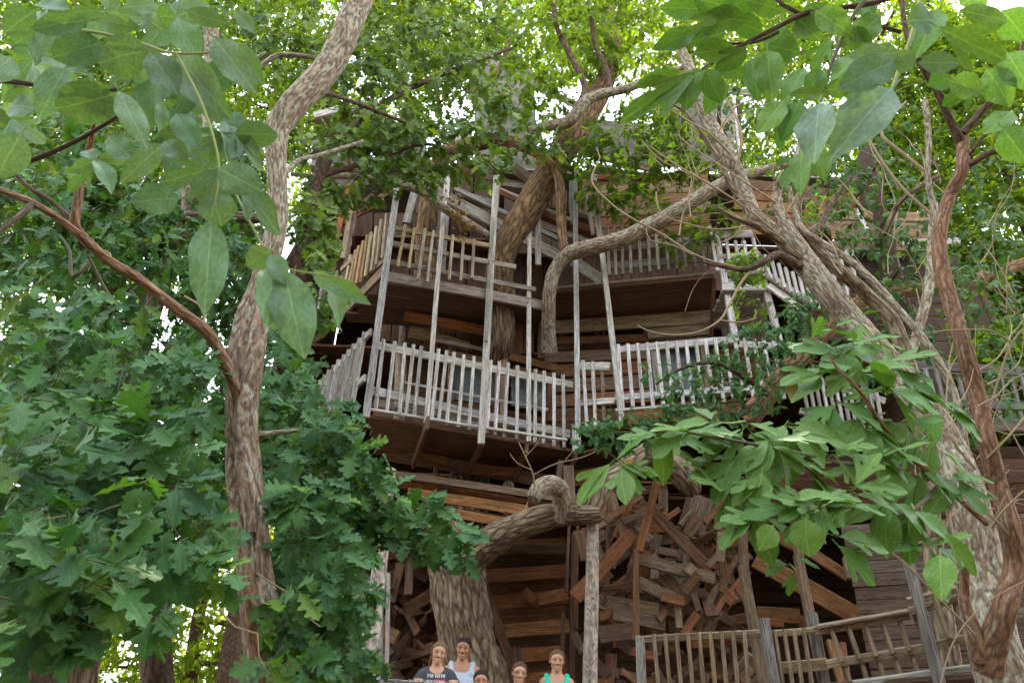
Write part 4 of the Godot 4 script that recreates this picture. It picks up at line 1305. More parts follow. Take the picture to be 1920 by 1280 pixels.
	plank_rows(pw, "wall_plank", q(1400, 880, 9.6), q(1400, 985, 9.6), q(1960, 850, 9.0), q(1960, 960, 9.0), 4, DARK.lerp(RUST, .3))
	bp(pw, "top_beam", 1390, 870, 9.3, 1960, 846, 8.6, 20, 0.1, UMBER)
	# left wing: boards behind the leaves, left of the trunk
	var l := thing("scrap_board_wall", "dark scrap boards nailed at angles behind the pale log post at left", "wall")
	for i in 70:
		var x := rr(655, 830)
		var y := rr(1000, 1300)
		var a := rr(0, TAU)
		var ln := rr(40, 100)
		bp(l, "scrap_board", x - cos(a) * ln / 2, y - sin(a) * ln / 2, rr(9.8, 10.8), x + cos(a) * ln / 2, y + sin(a) * ln / 2, rr(9.8, 10.8), rr(12, 26), 0.035, [UMBER, BROWN, DARK, UMBER][rng.randi() % 4], Vector3(rr(-.4, .4), rr(-.4, .3), 1))
	for s in [[716, 1050, 712, 1300, 9], [728, 1075, 724, 1300, 7]]:
		bp(l, "upright", s[0], s[1], 9.0, s[2], s[3], 9.0, s[4], 0.06, GREY)
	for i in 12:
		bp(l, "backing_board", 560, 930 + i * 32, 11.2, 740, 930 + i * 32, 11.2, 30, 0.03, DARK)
	for s in [[700, 1092, 672, 1130, 20], [690, 1085, 705, 1150, 12], [660, 1110, 690, 1165, 14]]:
		bp(l, "scrap_board", s[0], s[1], 9.2, s[2], s[3], 9.2, s[4], 0.035, GREY)

# ---------- leaf colours (real-world albedo) ----------
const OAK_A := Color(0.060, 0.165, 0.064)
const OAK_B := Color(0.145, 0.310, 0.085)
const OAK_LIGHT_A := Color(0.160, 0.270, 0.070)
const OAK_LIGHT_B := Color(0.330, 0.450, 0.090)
const SAS_A := Color(0.130, 0.275, 0.060)
const SAS_B := Color(0.220, 0.390, 0.095)
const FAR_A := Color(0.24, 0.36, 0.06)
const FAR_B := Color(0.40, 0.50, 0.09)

# ---------- the oak the house stands round ----------
func build_central_oak() -> void:
	var t := thing("oak_tree", "huge oak whose furrowed trunk and crooked limbs run up through the tree house", "oak tree")
	stem(t, "trunk", [[905, 1420, 9.8, 60], [896, 1285, 9.8, 54], [880, 1220, 9.8, 51], [868, 1160, 9.8, 50], [860, 1100, 9.8, 49], [856, 1040, 9.85, 50], [862, 1000, 10.1, 48], [872, 940, 10.5, 40], [890, 850, 10.9, 30], [915, 740, 10.9, 24], [935, 640, 9.9, 27], [938, 540, 9.7, 26]], "bark", 120, 0.19, 0.03)
	stem(t, "limb", [[868, 1062, 9.7, 30], [892, 1037, 9.45, 30], [926, 1012, 9.1, 28], [958, 994, 8.8, 25], [1009, 974, 8.45, 24], [1046, 965, 8.4, 21], [1078, 965, 8.4, 19], [1102, 960, 8.4, 20], [1114, 938, 8.4, 23], [1127, 908, 8.5, 24], [1160, 890, 8.6, 20], [1200, 862, 8.7, 22], [1233, 848, 8.7, 24], [1262, 872, 8.6, 25], [1288, 900, 8.6, 24], [1300, 920, 8.7, 16]], "bark", 36, 0.12, 0.03)
	stem(t, "broken_stub", [[1046, 972, 8.4, 20], [1053, 944, 8.3, 17], [1050, 920, 8.2, 17], [1034, 908, 8.1, 17], [1014, 915, 8.0, 16], [1003, 930, 7.95, 13], [1000, 936, 7.94, 11]], "bark_lichen", 24, 0.16, 0.025)
	stem(t, "burl", [[1090, 966, 8.36, 18], [1108, 966, 8.3, 17], [1122, 964, 8.3, 14]], "bark", 20, 0.14, 0.03)
	stem(t, "limb", [[938, 560, 9.7, 26], [938, 500, 9.6, 25], [952, 455, 9.5, 25], [985, 400, 9.45, 27], [1012, 355, 9.4, 27], [1042, 305, 9.4, 25], [1072, 255, 9.4, 26], [1102, 205, 9.5, 25], [1135, 150, 9.6, 18], [1150, 80, 9.8, 14], [1140, 0, 10, 11], [1150, -60, 10.2, 8]], "bark_warm", 32, 0.10, 0.035)
	stem(t, "limb", [[800, 560, 10.0, 24], [798, 470, 9.9, 20], [800, 420, 9.8, 18], [808, 360, 9.7, 17], [818, 320, 9.6, 17], [836, 293, 9.5, 17], [866, 277, 9.4, 15], [900, 268, 9.4, 13], [940, 262, 9.4, 12], [985, 275, 9.3, 11], [1016, 290, 9.2, 10], [1036, 300, 9.15, 12]], "bark_warm", 24, 0.12, 0.035)
	stem(t, "limb", [[1030, 660, 9.85, 15], [1028, 600, 9.6, 13], [1030, 552, 9.4, 12], [1040, 508, 9.3, 12], [1062, 480, 9.2, 13], [1090, 468, 9.1, 15], [1130, 458, 9.0, 15], [1175, 444, 8.9, 15], [1225, 420, 8.8, 15], [1270, 395, 8.7, 14], [1320, 365, 8.6, 13], [1375, 335, 8.5, 12], [1430, 320, 8.5, 9], [1500, 300, 8.5, 7]], "bark_lichen", 22, 0.12, 0.035)
	stem(t, "limb", [[1060, 482, 9.2, 9], [1054, 440, 9.15, 9], [1052, 395, 9.1, 9], [1050, 350, 9.05, 9], [1042, 318, 9.0, 8], [1024, 300, 9.0, 7]], "bark_warm", 16, 0.14, 0.035)
	stem(t, "limb", [[920, 445, 9.35, 8], [880, 420, 9.1, 8], [840, 396, 8.9, 8], [800, 365, 8.8, 8], [762, 348, 8.7, 8], [710, 338, 8.6, 6], [650, 330, 8.5, 6], [600, 332, 8.4, 5], [545, 326, 8.3, 4]], "bark_lichen", 14, 0.10, 0.04)
	stem(t, "branch", [[690, 336, 8.6, 5], [660, 312, 8.6, 5], [652, 285, 8.6, 5], [664, 250, 8.7, 4], [690, 225, 8.8, 3]], "bark_warm", 10, 0.08, 0.05)
	stem(t, "limb", [[990, 245, 8.6, 7], [1030, 236, 8.6, 10], [1064, 228, 8.6, 11], [1084, 208, 8.6, 11], [1100, 188, 8.6, 11], [1130, 176, 8.6, 9], [1175, 166, 8.6, 8], [1240, 140, 8.6, 6], [1300, 120, 8.6, 4]], "bark_lichen", 16, 0.12, 0.035)
	stem(t, "branch", [[1092, 185, 8.6, 7], [1096, 160, 8.6, 6], [1076, 115, 8.6, 6], [1052, 70, 8.6, 5], [1040, 30, 8.6, 4], [1036, -30, 8.7, 3]], "bark_dark", 10, 0.10, 0.05)
	stem(t, "branch", [[1145, 168, 8.7, 5], [1135, 125, 8.7, 5], [1115, 80, 8.7, 4], [1108, 30, 8.7, 4], [1100, -20, 8.7, 3]], "bark_dark", 10, 0.10, 0.05)
	stem(t, "branch", [[900, 165, 9.2, 6], [925, 150, 9.2, 6], [945, 110, 9.3, 5], [960, 60, 9.4, 5], [975, 0, 9.5, 3]], "bark_red", 10, 0.10, 0.05)
	stem(t, "branch", [[890, 120, 9.0, 4], [920, 150, 9.0, 6], [932, 175, 9.0, 6]], "bark_lichen", 10, 0.10, 0.05)
	stem(t, "limb", [[1395, 790, 8.6, 22], [1432, 750, 8.5, 20], [1470, 700, 8.4, 18], [1520, 650, 8.4, 16], [1570, 600, 8.5, 15], [1630, 560, 8.6, 14], [1700, 545, 8.7, 13], [1770, 540, 8.9, 13], [1840, 522, 9.1, 13], [1930, 490, 9.3, 10]], "bark_warm", 18, 0.12, 0.04)
	stem(t, "limb", [[1600, 575, 8.7, 12], [1560, 560, 9.0, 11], [1500, 620, 9.4, 10]], "bark_red", 12, 0.1, 0.05)
	# dead orange leaves hanging on a twig
	var dead := Spray.new()
	for i in 90:
		var f := rng.randf()
		var c := q(lerpf(845, 872, f) + rr(-16, 16), lerpf(352, 440, f) + rr(-10, 10), 8.7 + rr(-.08, .08))
		leaf_at(dead, "oak_small", c, Vector3(rr(-1, 1), rr(-1, .2), rr(-1, 1)), rv(), rr(.05, .09), Color(0.30, 0.14, 0.08) * rr(.7, 1.2))
	for i in 70:
		var c := q(1024 + rr(-22, 20), 298 + rr(-18, 16), 8.95 + rr(-.1, .1))
		leaf_at(dead, "oak_small", c, Vector3(rr(-1, 1), rr(-1, .4), rr(-1, 1)), rv(), rr(.05, .08), Color(0.40, 0.20, 0.10) * rr(.7, 1.2))
	var withered := sub(t, "withered_leaves")
	hang_leaves(withered, dead, "leaf_far", 40, "", "twig")
	var sp := Spray.new()
	# crown: light green sprays over the upper storeys
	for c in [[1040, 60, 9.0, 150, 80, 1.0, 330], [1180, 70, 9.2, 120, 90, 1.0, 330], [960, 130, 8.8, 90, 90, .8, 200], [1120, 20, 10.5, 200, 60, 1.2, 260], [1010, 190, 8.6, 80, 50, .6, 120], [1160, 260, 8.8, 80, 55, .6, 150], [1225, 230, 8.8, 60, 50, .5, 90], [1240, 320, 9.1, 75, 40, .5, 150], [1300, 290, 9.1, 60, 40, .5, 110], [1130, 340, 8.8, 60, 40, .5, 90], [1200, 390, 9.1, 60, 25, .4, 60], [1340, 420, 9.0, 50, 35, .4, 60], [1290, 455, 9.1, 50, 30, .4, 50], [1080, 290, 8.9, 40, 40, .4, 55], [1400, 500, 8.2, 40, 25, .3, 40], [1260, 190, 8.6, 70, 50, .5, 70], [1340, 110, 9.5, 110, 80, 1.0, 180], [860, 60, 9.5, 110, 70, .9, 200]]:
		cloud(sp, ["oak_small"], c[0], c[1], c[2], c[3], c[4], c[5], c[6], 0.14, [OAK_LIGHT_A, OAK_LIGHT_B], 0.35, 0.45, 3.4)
	hang_leaves(t, sp, "leaf_far", 300, "", "twig")
	var t2 := thing("oak_branch", "leafy dark green oak branch hanging over the white first-storey rail on the right", "oak branch")
	stem(t2, "stem", [[1440, 740, 7.6, 7], [1400, 710, 7.5, 5], [1340, 680, 7.4, 4], [1280, 690, 7.4, 3], [1230, 720, 7.4, 2]], "bark_dark", 8)
	stem(t2, "stem", [[1420, 760, 7.6, 6], [1330, 800, 7.5, 4], [1230, 810, 7.4, 3], [1130, 810, 7.3, 2]], "bark_dark", 8)
	var s2 := Spray.new()
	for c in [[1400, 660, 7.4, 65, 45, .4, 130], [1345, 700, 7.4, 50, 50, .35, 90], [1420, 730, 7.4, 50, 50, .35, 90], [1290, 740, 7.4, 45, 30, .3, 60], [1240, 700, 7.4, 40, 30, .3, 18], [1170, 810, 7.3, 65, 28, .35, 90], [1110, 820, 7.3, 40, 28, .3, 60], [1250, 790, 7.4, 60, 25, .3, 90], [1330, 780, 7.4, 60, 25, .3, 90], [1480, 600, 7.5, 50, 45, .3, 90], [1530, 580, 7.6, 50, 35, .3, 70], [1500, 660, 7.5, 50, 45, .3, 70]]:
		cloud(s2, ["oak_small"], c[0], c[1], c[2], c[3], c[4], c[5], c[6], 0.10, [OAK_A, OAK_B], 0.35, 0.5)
	hang_leaves(t2, s2, "leaf_oak", 300, "", "twig")
	# bare sprouting twig on the broken stub
	var b := thing("bare_twig", "pale bare forked twig sprouting from the broken stub above the visitors", "twig")
	for s in [[[1002, 915, 7.9, 2.2], [1000, 890, 7.85, 2], [985, 855, 7.8, 1.7], [972, 828, 7.8, 1.2]], [[1000, 890, 7.85, 1.6], [1040, 870, 7.8, 1.6], [1090, 858, 7.8, 1.4], [1130, 840, 7.8, 1.0]], [[995, 880, 7.8, 1.4], [970, 868, 7.8, 1.2], [956, 850, 7.8, .9]], [[985, 856, 7.8, 1.2], [1006, 833, 7.8, .9], [1022, 800, 7.8, .7]], [[1060, 862, 7.8, 1], [1082, 838, 7.8, .7]], [[990, 940, 7.9, 1], [981, 960, 7.8, .9], [960, 968, 7.8, .8], [925, 952, 7.8, .6]]]:
		stem(b, "stem", s, "twig_pale", 6, 0.0, 0.05)

func scattered_twigs(parent: Node3D, called: String, n: int, x0: float, y0: float, x1: float, y1: float, d: float, mat: String, wpx: float, up: float, seed_: int) -> void:
	var r := RandomNumberGenerator.new()
	r.seed = seed_
	for i in n:
		var x := r.randf_range(x0, x1)
		var y := r.randf_range(y0, y1)
		var a := -PI / 2 + r.randf_range(-1.2, 1.2) if r.randf() < up else r.randf_range(0, TAU)
		var spec := []
		var dd := d + r.randf_range(-.3, .3)
		var w := wpx * r.randf_range(.6, 1.2)
		for k in 6:
			spec.append([x, y, dd, maxf(w * (1.0 - k / 6.5), .5)])
			var l := r.randf_range(22, 46)
			a += r.randf_range(-.5, .5)
			x += cos(a) * l
			y += sin(a) * l
			dd += r.randf_range(-.08, .08)
		stem(parent, called, spec, mat, 6, 0.0, 0.05)

# ---------- trees on the left ----------
func build_left_trees() -> void:
	var t := thing("oak_tree", "lichened oak at left, its trunk bending right at the top", "oak tree", "")
	stem(t, "trunk", [[520, 1420, 4.5, 46.0], [508, 1290, 4.5, 40.5], [492, 1200, 4.5, 36.8], [478, 1080, 4.5, 33.1], [468, 980, 4.5, 31.3], [458, 900, 4.5, 29.4], [453, 820, 4.5, 28.5], [455, 740, 4.5, 29.4], [462, 660, 4.5, 33.1], [472, 600, 4.5, 31.3], [490, 540, 4.5, 24.8], [506, 480, 4.5, 20.2]], "bark_brown", 48, 0.17, 0.022)
	stem(t, "trunk", [[506, 480, 4.5, 20.2], [518, 420, 4.5, 19.3], [520, 360, 4.5, 18.4], [518, 300, 4.5, 18.4], [518, 250, 4.5, 21.2], [530, 222, 4.5, 23.9], [556, 190, 4.5, 24.8], [590, 155, 4.55, 25.8], [622, 115, 4.6, 24.8], [645, 70, 4.6, 24.8], [664, 20, 4.65, 23.9], [690, -40, 4.7, 22.1], [720, -120, 4.8, 20.2]], "bark_lichen", 36, 0.12, 0.022)
	stem(t, "trunk_ridge", [[470, 1000, 4.40, 10], [462, 900, 4.38, 14], [452, 800, 4.37, 14], [470, 700, 4.36, 15], [486, 620, 4.36, 15], [500, 540, 4.4, 10]], "bark_brown", 18, 0.2, 0.025)
	stem(t, "trunk_ridge", [[500, 1300, 4.42, 14], [478, 1190, 4.40, 14], [466, 1100, 4.40, 12], [462, 1060, 4.42, 8]], "bark_red", 16, 0.16, 0.025)
	stem(t, "limb", [[452, 790, 4.42, 8.2], [447, 750, 4.38, 11.5], [436, 715, 4.3, 10.7], [412, 660, 4.2, 10.7], [385, 620, 4.1, 10.7], [345, 590, 4.0, 10.7], [300, 555, 3.9, 9.8], [255, 520, 3.8, 9.8], [205, 490, 3.7, 9.0], [165, 455, 3.6, 9.8], [140, 425, 3.5, 9.8], [145, 380, 3.45, 8.2], [152, 330, 3.4, 7.4], [168, 270, 3.3, 5.7], [178, 225, 3.2, 4.1]], "bark_red", 16, 0.06, 0.03)
	stem(t, "limb", [[155, 445, 3.55, 7.4], [110, 410, 3.4, 6.6], [60, 380, 3.3, 6.6], [10, 360, 3.2, 5.7], [-60, 330, 3.1, 4.9]], "bark_red", 12, 0.06, 0.03)
	stem(t, "branch", [[60, 380, 3.3, 6], [40, 400, 3.2, 5], [-10, 440, 3.1, 4]], "bark_dark", 8)
	stem(t, "branch", [[140, 420, 3.5, 5], [100, 380, 3.5, 4], [45, 345, 3.5, 4], [20, 300, 3.5, 3], [50, 250, 3.5, 2]], "bark_dark", 8)
	stem(t, "branch", [[380, 615, 4.1, 5], [384, 590, 4.1, 4], [372, 570, 4.1, 4], [345, 555, 4.1, 3]], "twig_pale", 8)
	stem(t, "branch", [[210, 495, 3.7, 4], [205, 475, 3.7, 3], [195, 470, 3.7, 3]], "twig_pale", 8)
	stem(t, "branch", [[170, 490, 4.0, 4], [135, 520, 4.0, 4], [130, 470, 4.0, 3], [110, 440, 4.0, 2]], "twig", 8)
	stem(t, "branch", [[165, 480, 3.9, 3], [190, 530, 4.0, 3], [215, 570, 4.0, 2]], "twig", 8)
	stem(t, "dead_branch", [[470, 815, 4.5, 6], [505, 812, 4.6, 5], [560, 806, 4.7, 4]], "bark_lichen", 8)
	stem(t, "twig_stem", [[480, 1075, 4.4, 3], [520, 1100, 4.4, 3], [555, 1120, 4.4, 3], [580, 1160, 4.4, 2], [600, 1175, 4.4, 2]], "twig_pale", 6)
	stem(t, "twig_stem", [[410, 1140, 4.2, 3], [440, 1175, 4.2, 3], [482, 1188, 4.2, 3], [485, 1230, 4.2, 2], [500, 1260, 4.2, 2]], "twig_pale", 6)
	stem(t, "branch", [[530, 330, 4.6, 5], [560, 300, 4.9, 4], [600, 290, 5.2, 4], [680, 265, 5.5, 3]], "bark_lichen", 8)
	stem(t, "branch", [[560, 185, 4.7, 6], [590, 170, 5.0, 5], [660, 190, 5.6, 4], [760, 230, 6.0, 3]], "bark_dark", 8)
	stem(t, "branch", [[470, 140, 5.0, 4], [520, 104, 5.0, 5], [590, 108, 5.0, 4]], "bark_lichen", 8)
	# its leaves hang over the upper left of the house
	var sp := Spray.new()
	for c in [[560, 800, 5.0, 95, 100, .8, 140], [620, 900, 5.0, 85, 85, .7, 120], [600, 1020, 4.9, 85, 90, .7, 120], [690, 935, 5.3, 80, 60, .5, 80], [770, 975, 5.5, 75, 45, .4, 65], [835, 1010, 5.6, 45, 40, .3, 28], [560, 1140, 4.8, 80, 90, .6, 100], [620, 1120, 4.9, 45, 80, .5, 40], [520, 690, 5.4, 45, 70, .6, 60], [560, 1250, 4.6, 60, 50, .4, 45], [650, 850, 5.3, 55, 40, .5, 50]]:
		cloud(sp, ["oak"], c[0], c[1], c[2], c[3], c[4], c[5], c[6], 0.175, [OAK_A, OAK_B], 0.5, 0.8, 1.7)
	hang_leaves(t, sp, "leaf_oak", 300)
	var t1 := thing("oak_tree", "dark leaved oak whose boughs hang over the roof left of the leaning trunk", "oak tree")
	stem(t1, "bough", [[540, 500, 6.4, 10], [580, 420, 6.4, 9], [600, 330, 6.5, 9], [660, 240, 6.6, 7], [760, 170, 6.8, 6], [880, 120, 7.0, 4], [960, 90, 7.2, 3]], "bark_dark", 10)
	stem(t1, "bough", [[600, 330, 6.5, 6], [700, 300, 6.6, 5], [800, 270, 6.8, 3], [870, 300, 6.9, 2]], "bark_dark", 8)
	var s1 := Spray.new()
	for c in [[590, 440, 6.4, 50, 70, .5, 80], [600, 540, 6.0, 40, 60, .4, 50], [630, 310, 6.6, 95, 55, .6, 150], [740, 260, 6.7, 90, 55, .6, 160], [850, 270, 6.9, 70, 55, .5, 110], [720, 180, 6.8, 110, 60, .6, 170], [780, 90, 7.0, 120, 70, .7, 200], [650, 120, 6.8, 80, 80, .6, 120], [880, 170, 7.0, 80, 60, .6, 120], [920, 320, 7.0, 35, 28, .3, 25], [960, 240, 7.1, 70, 35, .4, 60], [770, 340, 6.8, 55, 25, .3, 32], [700, 20, 7.0, 150, 50, .7, 170], [560, 90, 7.0, 60, 80, .6, 80], [880, 30, 7.4, 100, 50, .7, 110], [1010, 270, 7.4, 40, 25, .3, 25]]:
		cloud(s1, ["oak"], c[0], c[1], c[2], c[3], c[4], c[5], c[6], 0.155, [OAK_A.lerp(OAK_LIGHT_A, .35), OAK_LIGHT_B], 0.5, 0.5, 2.6)
	hang_leaves(t1, s1, "leaf_oak", 300)
	# dense near oak at the far left
	var t2 := thing("oak_tree", "near oak at the left edge with large bluish green leaves and dark double trunk", "oak tree")
	stem(t2, "trunk", [[30, 1500, 5.2, 60], [60, 1290, 5.2, 52], [95, 1220, 5.2, 46], [130, 1160, 5.2, 42], [165, 1090, 5.2, 36], [200, 1020, 5.2, 28], [230, 900, 5.3, 20], [240, 780, 5.4, 12]], "bark_dark", 26, 0.12, 0.04)
	stem(t2, "trunk", [[110, 1500, 5.4, 56], [125, 1290, 5.4, 48], [150, 1190, 5.4, 44], [185, 1120, 5.4, 34], [205, 1060, 5.4, 24]], "bark", 24, 0.12, 0.04)
	stem(t2, "limb", [[130, 1190, 5.0, 18], [60, 1120, 4.6, 14], [10, 1010, 4.2, 12], [-30, 900, 3.9, 9]], "bark_dark", 12, 0.1, 0.04)
	stem(t2, "limb", [[160, 1100, 5.0, 14], [110, 1060, 4.4, 9], [70, 1070, 3.8, 7], [80, 1020, 3.5, 5]], "bark_red", 10, 0.1, 0.04)
	var s2 := Spray.new()
	for c in [[60, 700, 3.6, 110, 90, .5, 40], [180, 680, 3.8, 100, 70, .5, 36], [80, 880, 3.1, 120, 110, .5, 48], [220, 850, 3.3, 110, 110, .5, 50], [310, 860, 3.5, 60, 110, .5, 40], [110, 1050, 2.9, 130, 90, .5, 46], [280, 1000, 3.1, 120, 80, .5, 46], [340, 960, 3.4, 55, 90, .4, 30], [90, 1180, 2.7, 110, 60, .4, 20], [230, 1100, 2.9, 90, 50, .4, 24], [350, 1060, 3.1, 60, 40, .4, 12], [320, 740, 3.9, 70, 60, .5, 26], [370, 720, 4.2, 30, 60, .4, 18], [40, 980, 3.0, 70, 110, .5, 30], [130, 600, 4.2, 130, 60, .5, 40], [290, 640, 4.3, 90, 60, .5, 36], [30, 560, 4.4, 70, 60, .5, 26]]:
		cloud(s2, ["oak"], c[0], c[1], c[2], c[3], c[4], c[5], c[6], 0.18, [OAK_A, OAK_B], 0.5, 0.9, 1.75)
	hang_leaves(t2, s2, "leaf_oak", 300)
	var t2b := thing("oak_tree", "oak behind the left fork, its leaves filling the shade between the two left trunks", "oak tree")
	stem(t2b, "trunk", [[300, 1350, 7.2, 30], [290, 1150, 7.2, 26], [300, 950, 7.2, 22], [330, 780, 7.2, 18], [360, 600, 7.2, 14], [350, 400, 7.2, 10]], "bark_dark", 16, 0.1, 0.06)
	var s2b := Spray.new()
	for c in [[60, 760, 6, 160, 120, .8, 210], [220, 700, 6, 150, 120, .8, 210], [380, 760, 6, 100, 140, .8, 190], [120, 930, 5.8, 170, 120, .8, 200], [320, 930, 5.8, 120, 110, .8, 160], [100, 1080, 5.8, 160, 60, .8, 110], [420, 900, 5.8, 60, 100, .6, 70], [90, 560, 6.5, 140, 90, .8, 170], [270, 560, 6.5, 130, 90, .8, 170], [410, 600, 6.5, 80, 80, .7, 110], [560, 900, 6.6, 110, 150, .6, 190], [600, 1100, 6.6, 110, 120, .6, 170], [520, 720, 6.6, 90, 90, .6, 110], [600, 1230, 6.4, 110, 60, .5, 80], [30, 1200, 6.0, 70, 80, .6, 60], [90, 430, 5.0, 130, 90, .7, 80], [250, 430, 5.2, 110, 90, .7, 80], [70, 300, 5.4, 120, 80, .7, 60], [250, 290, 5.8, 110, 80, .7, 60], [410, 480, 5.6, 60, 80, .5, 50], [420, 300, 6.2, 70, 80, .5, 45], [405, 740, 6.4, 60, 80, .5, 70]]:
		cloud(s2b, ["oak"], c[0], c[1], c[2], c[3], c[4], c[5], c[6], 0.15, [OAK_A, OAK_B], 0.45, 0.55, 3.0)
	hang_leaves(t2b, s2b, "leaf_oak", 300, "oak_small")
	# the slender tree behind
	var t3 := thing("slender_tree", "slender pale-barked tree leaning right, behind the near oak leaves at left", "tree")
	stem(t3, "trunk", [[150, 1000, 6.6, 26], [185, 830, 6.6, 24], [215, 760, 6.6, 24], [245, 680, 6.6, 24], [272, 600, 6.6, 22], [296, 530, 6.6, 21], [314, 460, 6.6, 20], [332, 405, 6.6, 19], [355, 330, 6.6, 18], [372, 260, 6.6, 17], [388, 190, 6.6, 16], [396, 110, 6.6, 14], [390, 40, 6.6, 13], [350, 0, 6.7, 12], [320, -60, 6.8, 10]], "bark_lichen", 22, 0.10, 0.04)
	stem(t3, "branch", [[330, 410, 6.6, 12], [400, 405, 6.5, 12], [470, 408, 6.5, 10], [520, 412, 6.6, 8]], "bark", 10, 0.1, 0.05)
	stem(t3, "branch", [[250, 640, 6.6, 8], [268, 560, 6.5, 6], [262, 470, 6.5, 5], [270, 420, 6.5, 4]], "twig", 8)
	stem(t3, "branch", [[388, 190, 6.6, 6], [440, 130, 6.5, 5], [500, 100, 6.5, 4]], "bark_lichen", 8)
	var s3 := Spray.new()
	for c in [[90, 420, 6.2, 140, 90, .7, 170], [230, 420, 6.4, 120, 90, .7, 170], [420, 520, 6.8, 70, 100, .6, 120], [420, 330, 7.0, 90, 80, .6, 90], [90, 280, 6.6, 130, 90, .7, 120], [230, 180, 7.0, 120, 90, .7, 90], [450, 60, 7.4, 90, 70, .6, 80], [450, 430, 7.2, 70, 60, .6, 70], [60, 80, 7.4, 110, 80, .7, 90], [330, 60, 7.4, 110, 70, .7, 80]]:
		cloud(s3, ["oak"], c[0], c[1], c[2], c[3], c[4], c[5], c[6], 0.165, [OAK_A, OAK_LIGHT_B.lerp(OAK_B, .4)], 0.45, 0.5, 4.5)
	hang_leaves(t3, s3, "leaf_oak", 300, "oak_small")
	# sassafras leaves close to the lens, top left
	var t4 := thing("sassafras_branch", "near sassafras branch at top left with big smooth rounded leaves, softly out of focus", "sassafras branch")
	stem(t4, "stem", [[-40, 40, 1.9, 4], [60, 52, 1.8, 4], [165, 58, 1.7, 3.5], [260, 80, 1.65, 3], [330, 100, 1.6, 2.5], [440, 95, 1.6, 2]], "twig_green", 8, 0.0, 0.03)
	stem(t4, "stem", [[-40, 150, 1.9, 5], [40, 155, 1.85, 5], [120, 170, 1.8, 4], [220, 168, 1.7, 3]], "bark_dark", 8, 0.0, 0.03)
	stem(t4, "stem", [[330, 100, 1.6, 2.5], [380, 200, 1.6, 2.5], [410, 310, 1.6, 2.2], [396, 410, 1.62, 1.8]], "twig_green", 8, 0.0, 0.03)
	stem(t4, "stem", [[420, 320, 1.62, 2.2], [470, 420, 1.6, 2], [505, 480, 1.6, 2], [545, 505, 1.6, 2], [640, 520, 1.6, 1.4]], "twig_green", 8, 0.0, 0.03)
	stem(t4, "stem", [[-40, 330, 2.3, 6], [60, 300, 2.2, 5], [150, 260, 2.1, 4], [240, 205, 2.0, 3]], "bark_dark", 8, 0.0, 0.03)
	var A := Color(.16, .29, .16)
	for s in [[276, 96, 178, 108, 80, "round"], [190, 80, 100, 108, 66, "round"], [280, 98, 338, 172, 62, "ovate"], [168, 38, 52, 50, 46, "ovate"], [262, 50, 162, 36, 40, "ovate"], [226, 172, 96, 216, 84, "ovate"], [222, 172, 270, 258, 44, "ovate"], [336, 106, 418, 208, 50, "ovate"], [400, 70, 482, 168, 46, "ovate"], [440, 84, 492, 150, 42, "ovate"], [408, 314, 302, 344, 84, "trilobe"], [410, 316, 480, 352, 66, "ovate"], [412, 318, 392, 384, 78, "round"], [404, 362, 402, 416, 72, "round"], [336, 372, 246, 378, 62, "ovate"], [450, 340, 516, 424, 60, "mitten"], [396, 412, 386, 566, 72, "ovate"], [507, 468, 462, 500, 46, "round"], [508, 480, 536, 520, 36, "round"], [508, 500, 512, 600, 60, "ovate"], [534, 508, 562, 652, 82, "ovate"], [590, 506, 626, 548, 30, "ovate"], [622, 534, 642, 600, 34, "ovate"], [600, 520, 692, 562, 26, "ovate"], [306, 270, 230, 338, 46, "ovate"], [330, 214, 366, 268, 46, "round"], [310, 60, 250, 20, 40, "ovate"], [70, 205, 4, 190, 60, "ovate"], [66, 20, 0, 60, 60, "ovate"], [40, 250, -10, 330, 70, "ovate"], [60, 170, 14, 218, 50, "round"], [350, 20, 420, 46, 34, "ovate"], [230, 15, 300, 2, 36, "ovate"], [440, 20, 480, 60, 30, "ovate"], [300, 160, 250, 200, 40, "round"], [430, 300, 462, 250, 36, "ovate"], [250, 300, 190, 250, 46, "ovate"], [130, 20, 40, -5, 50, "ovate"], [20, 110, -30, 150, 60, "round"], [420, 230, 444, 300, 40, "ovate"], [352, 300, 300, 260, 40, "ovate"]]:
		near_leaf(t4, s, 1.62, A, Color(.25, .40, .22))
	for c in [[90, 40, 1.9], [200, 20, 1.9], [330, 30, 1.8], [300, 190, 1.85], [180, 300, 1.95], [60, 110, 2.0], [370, 150, 1.8], [440, 250, 1.75], [350, 260, 1.8], [120, 130, 1.9], [20, 220, 2.0], [250, 120, 1.85]]:
		var a0 := rr(0, TAU)
		for k in 5:
			var an := a0 + k * TAU / 5.0 + rr(-.4, .4)
			var ln := rr(48, 84)
			near_leaf(t4, [c[0], c[1], c[0] + cos(an) * ln, c[1] + sin(an) * ln * .8 + 14, ln * rr(.5, .75), ["ovate", "round", "mitten", "ovate", "trilobe"][k]], c[2], A, Color(.25, .40, .20))
	near_leaf(t4, [395, 90, 425, 108, 22, "round"], 1.62, Color(.45, .5, .05), Color(.45, .5, .05))

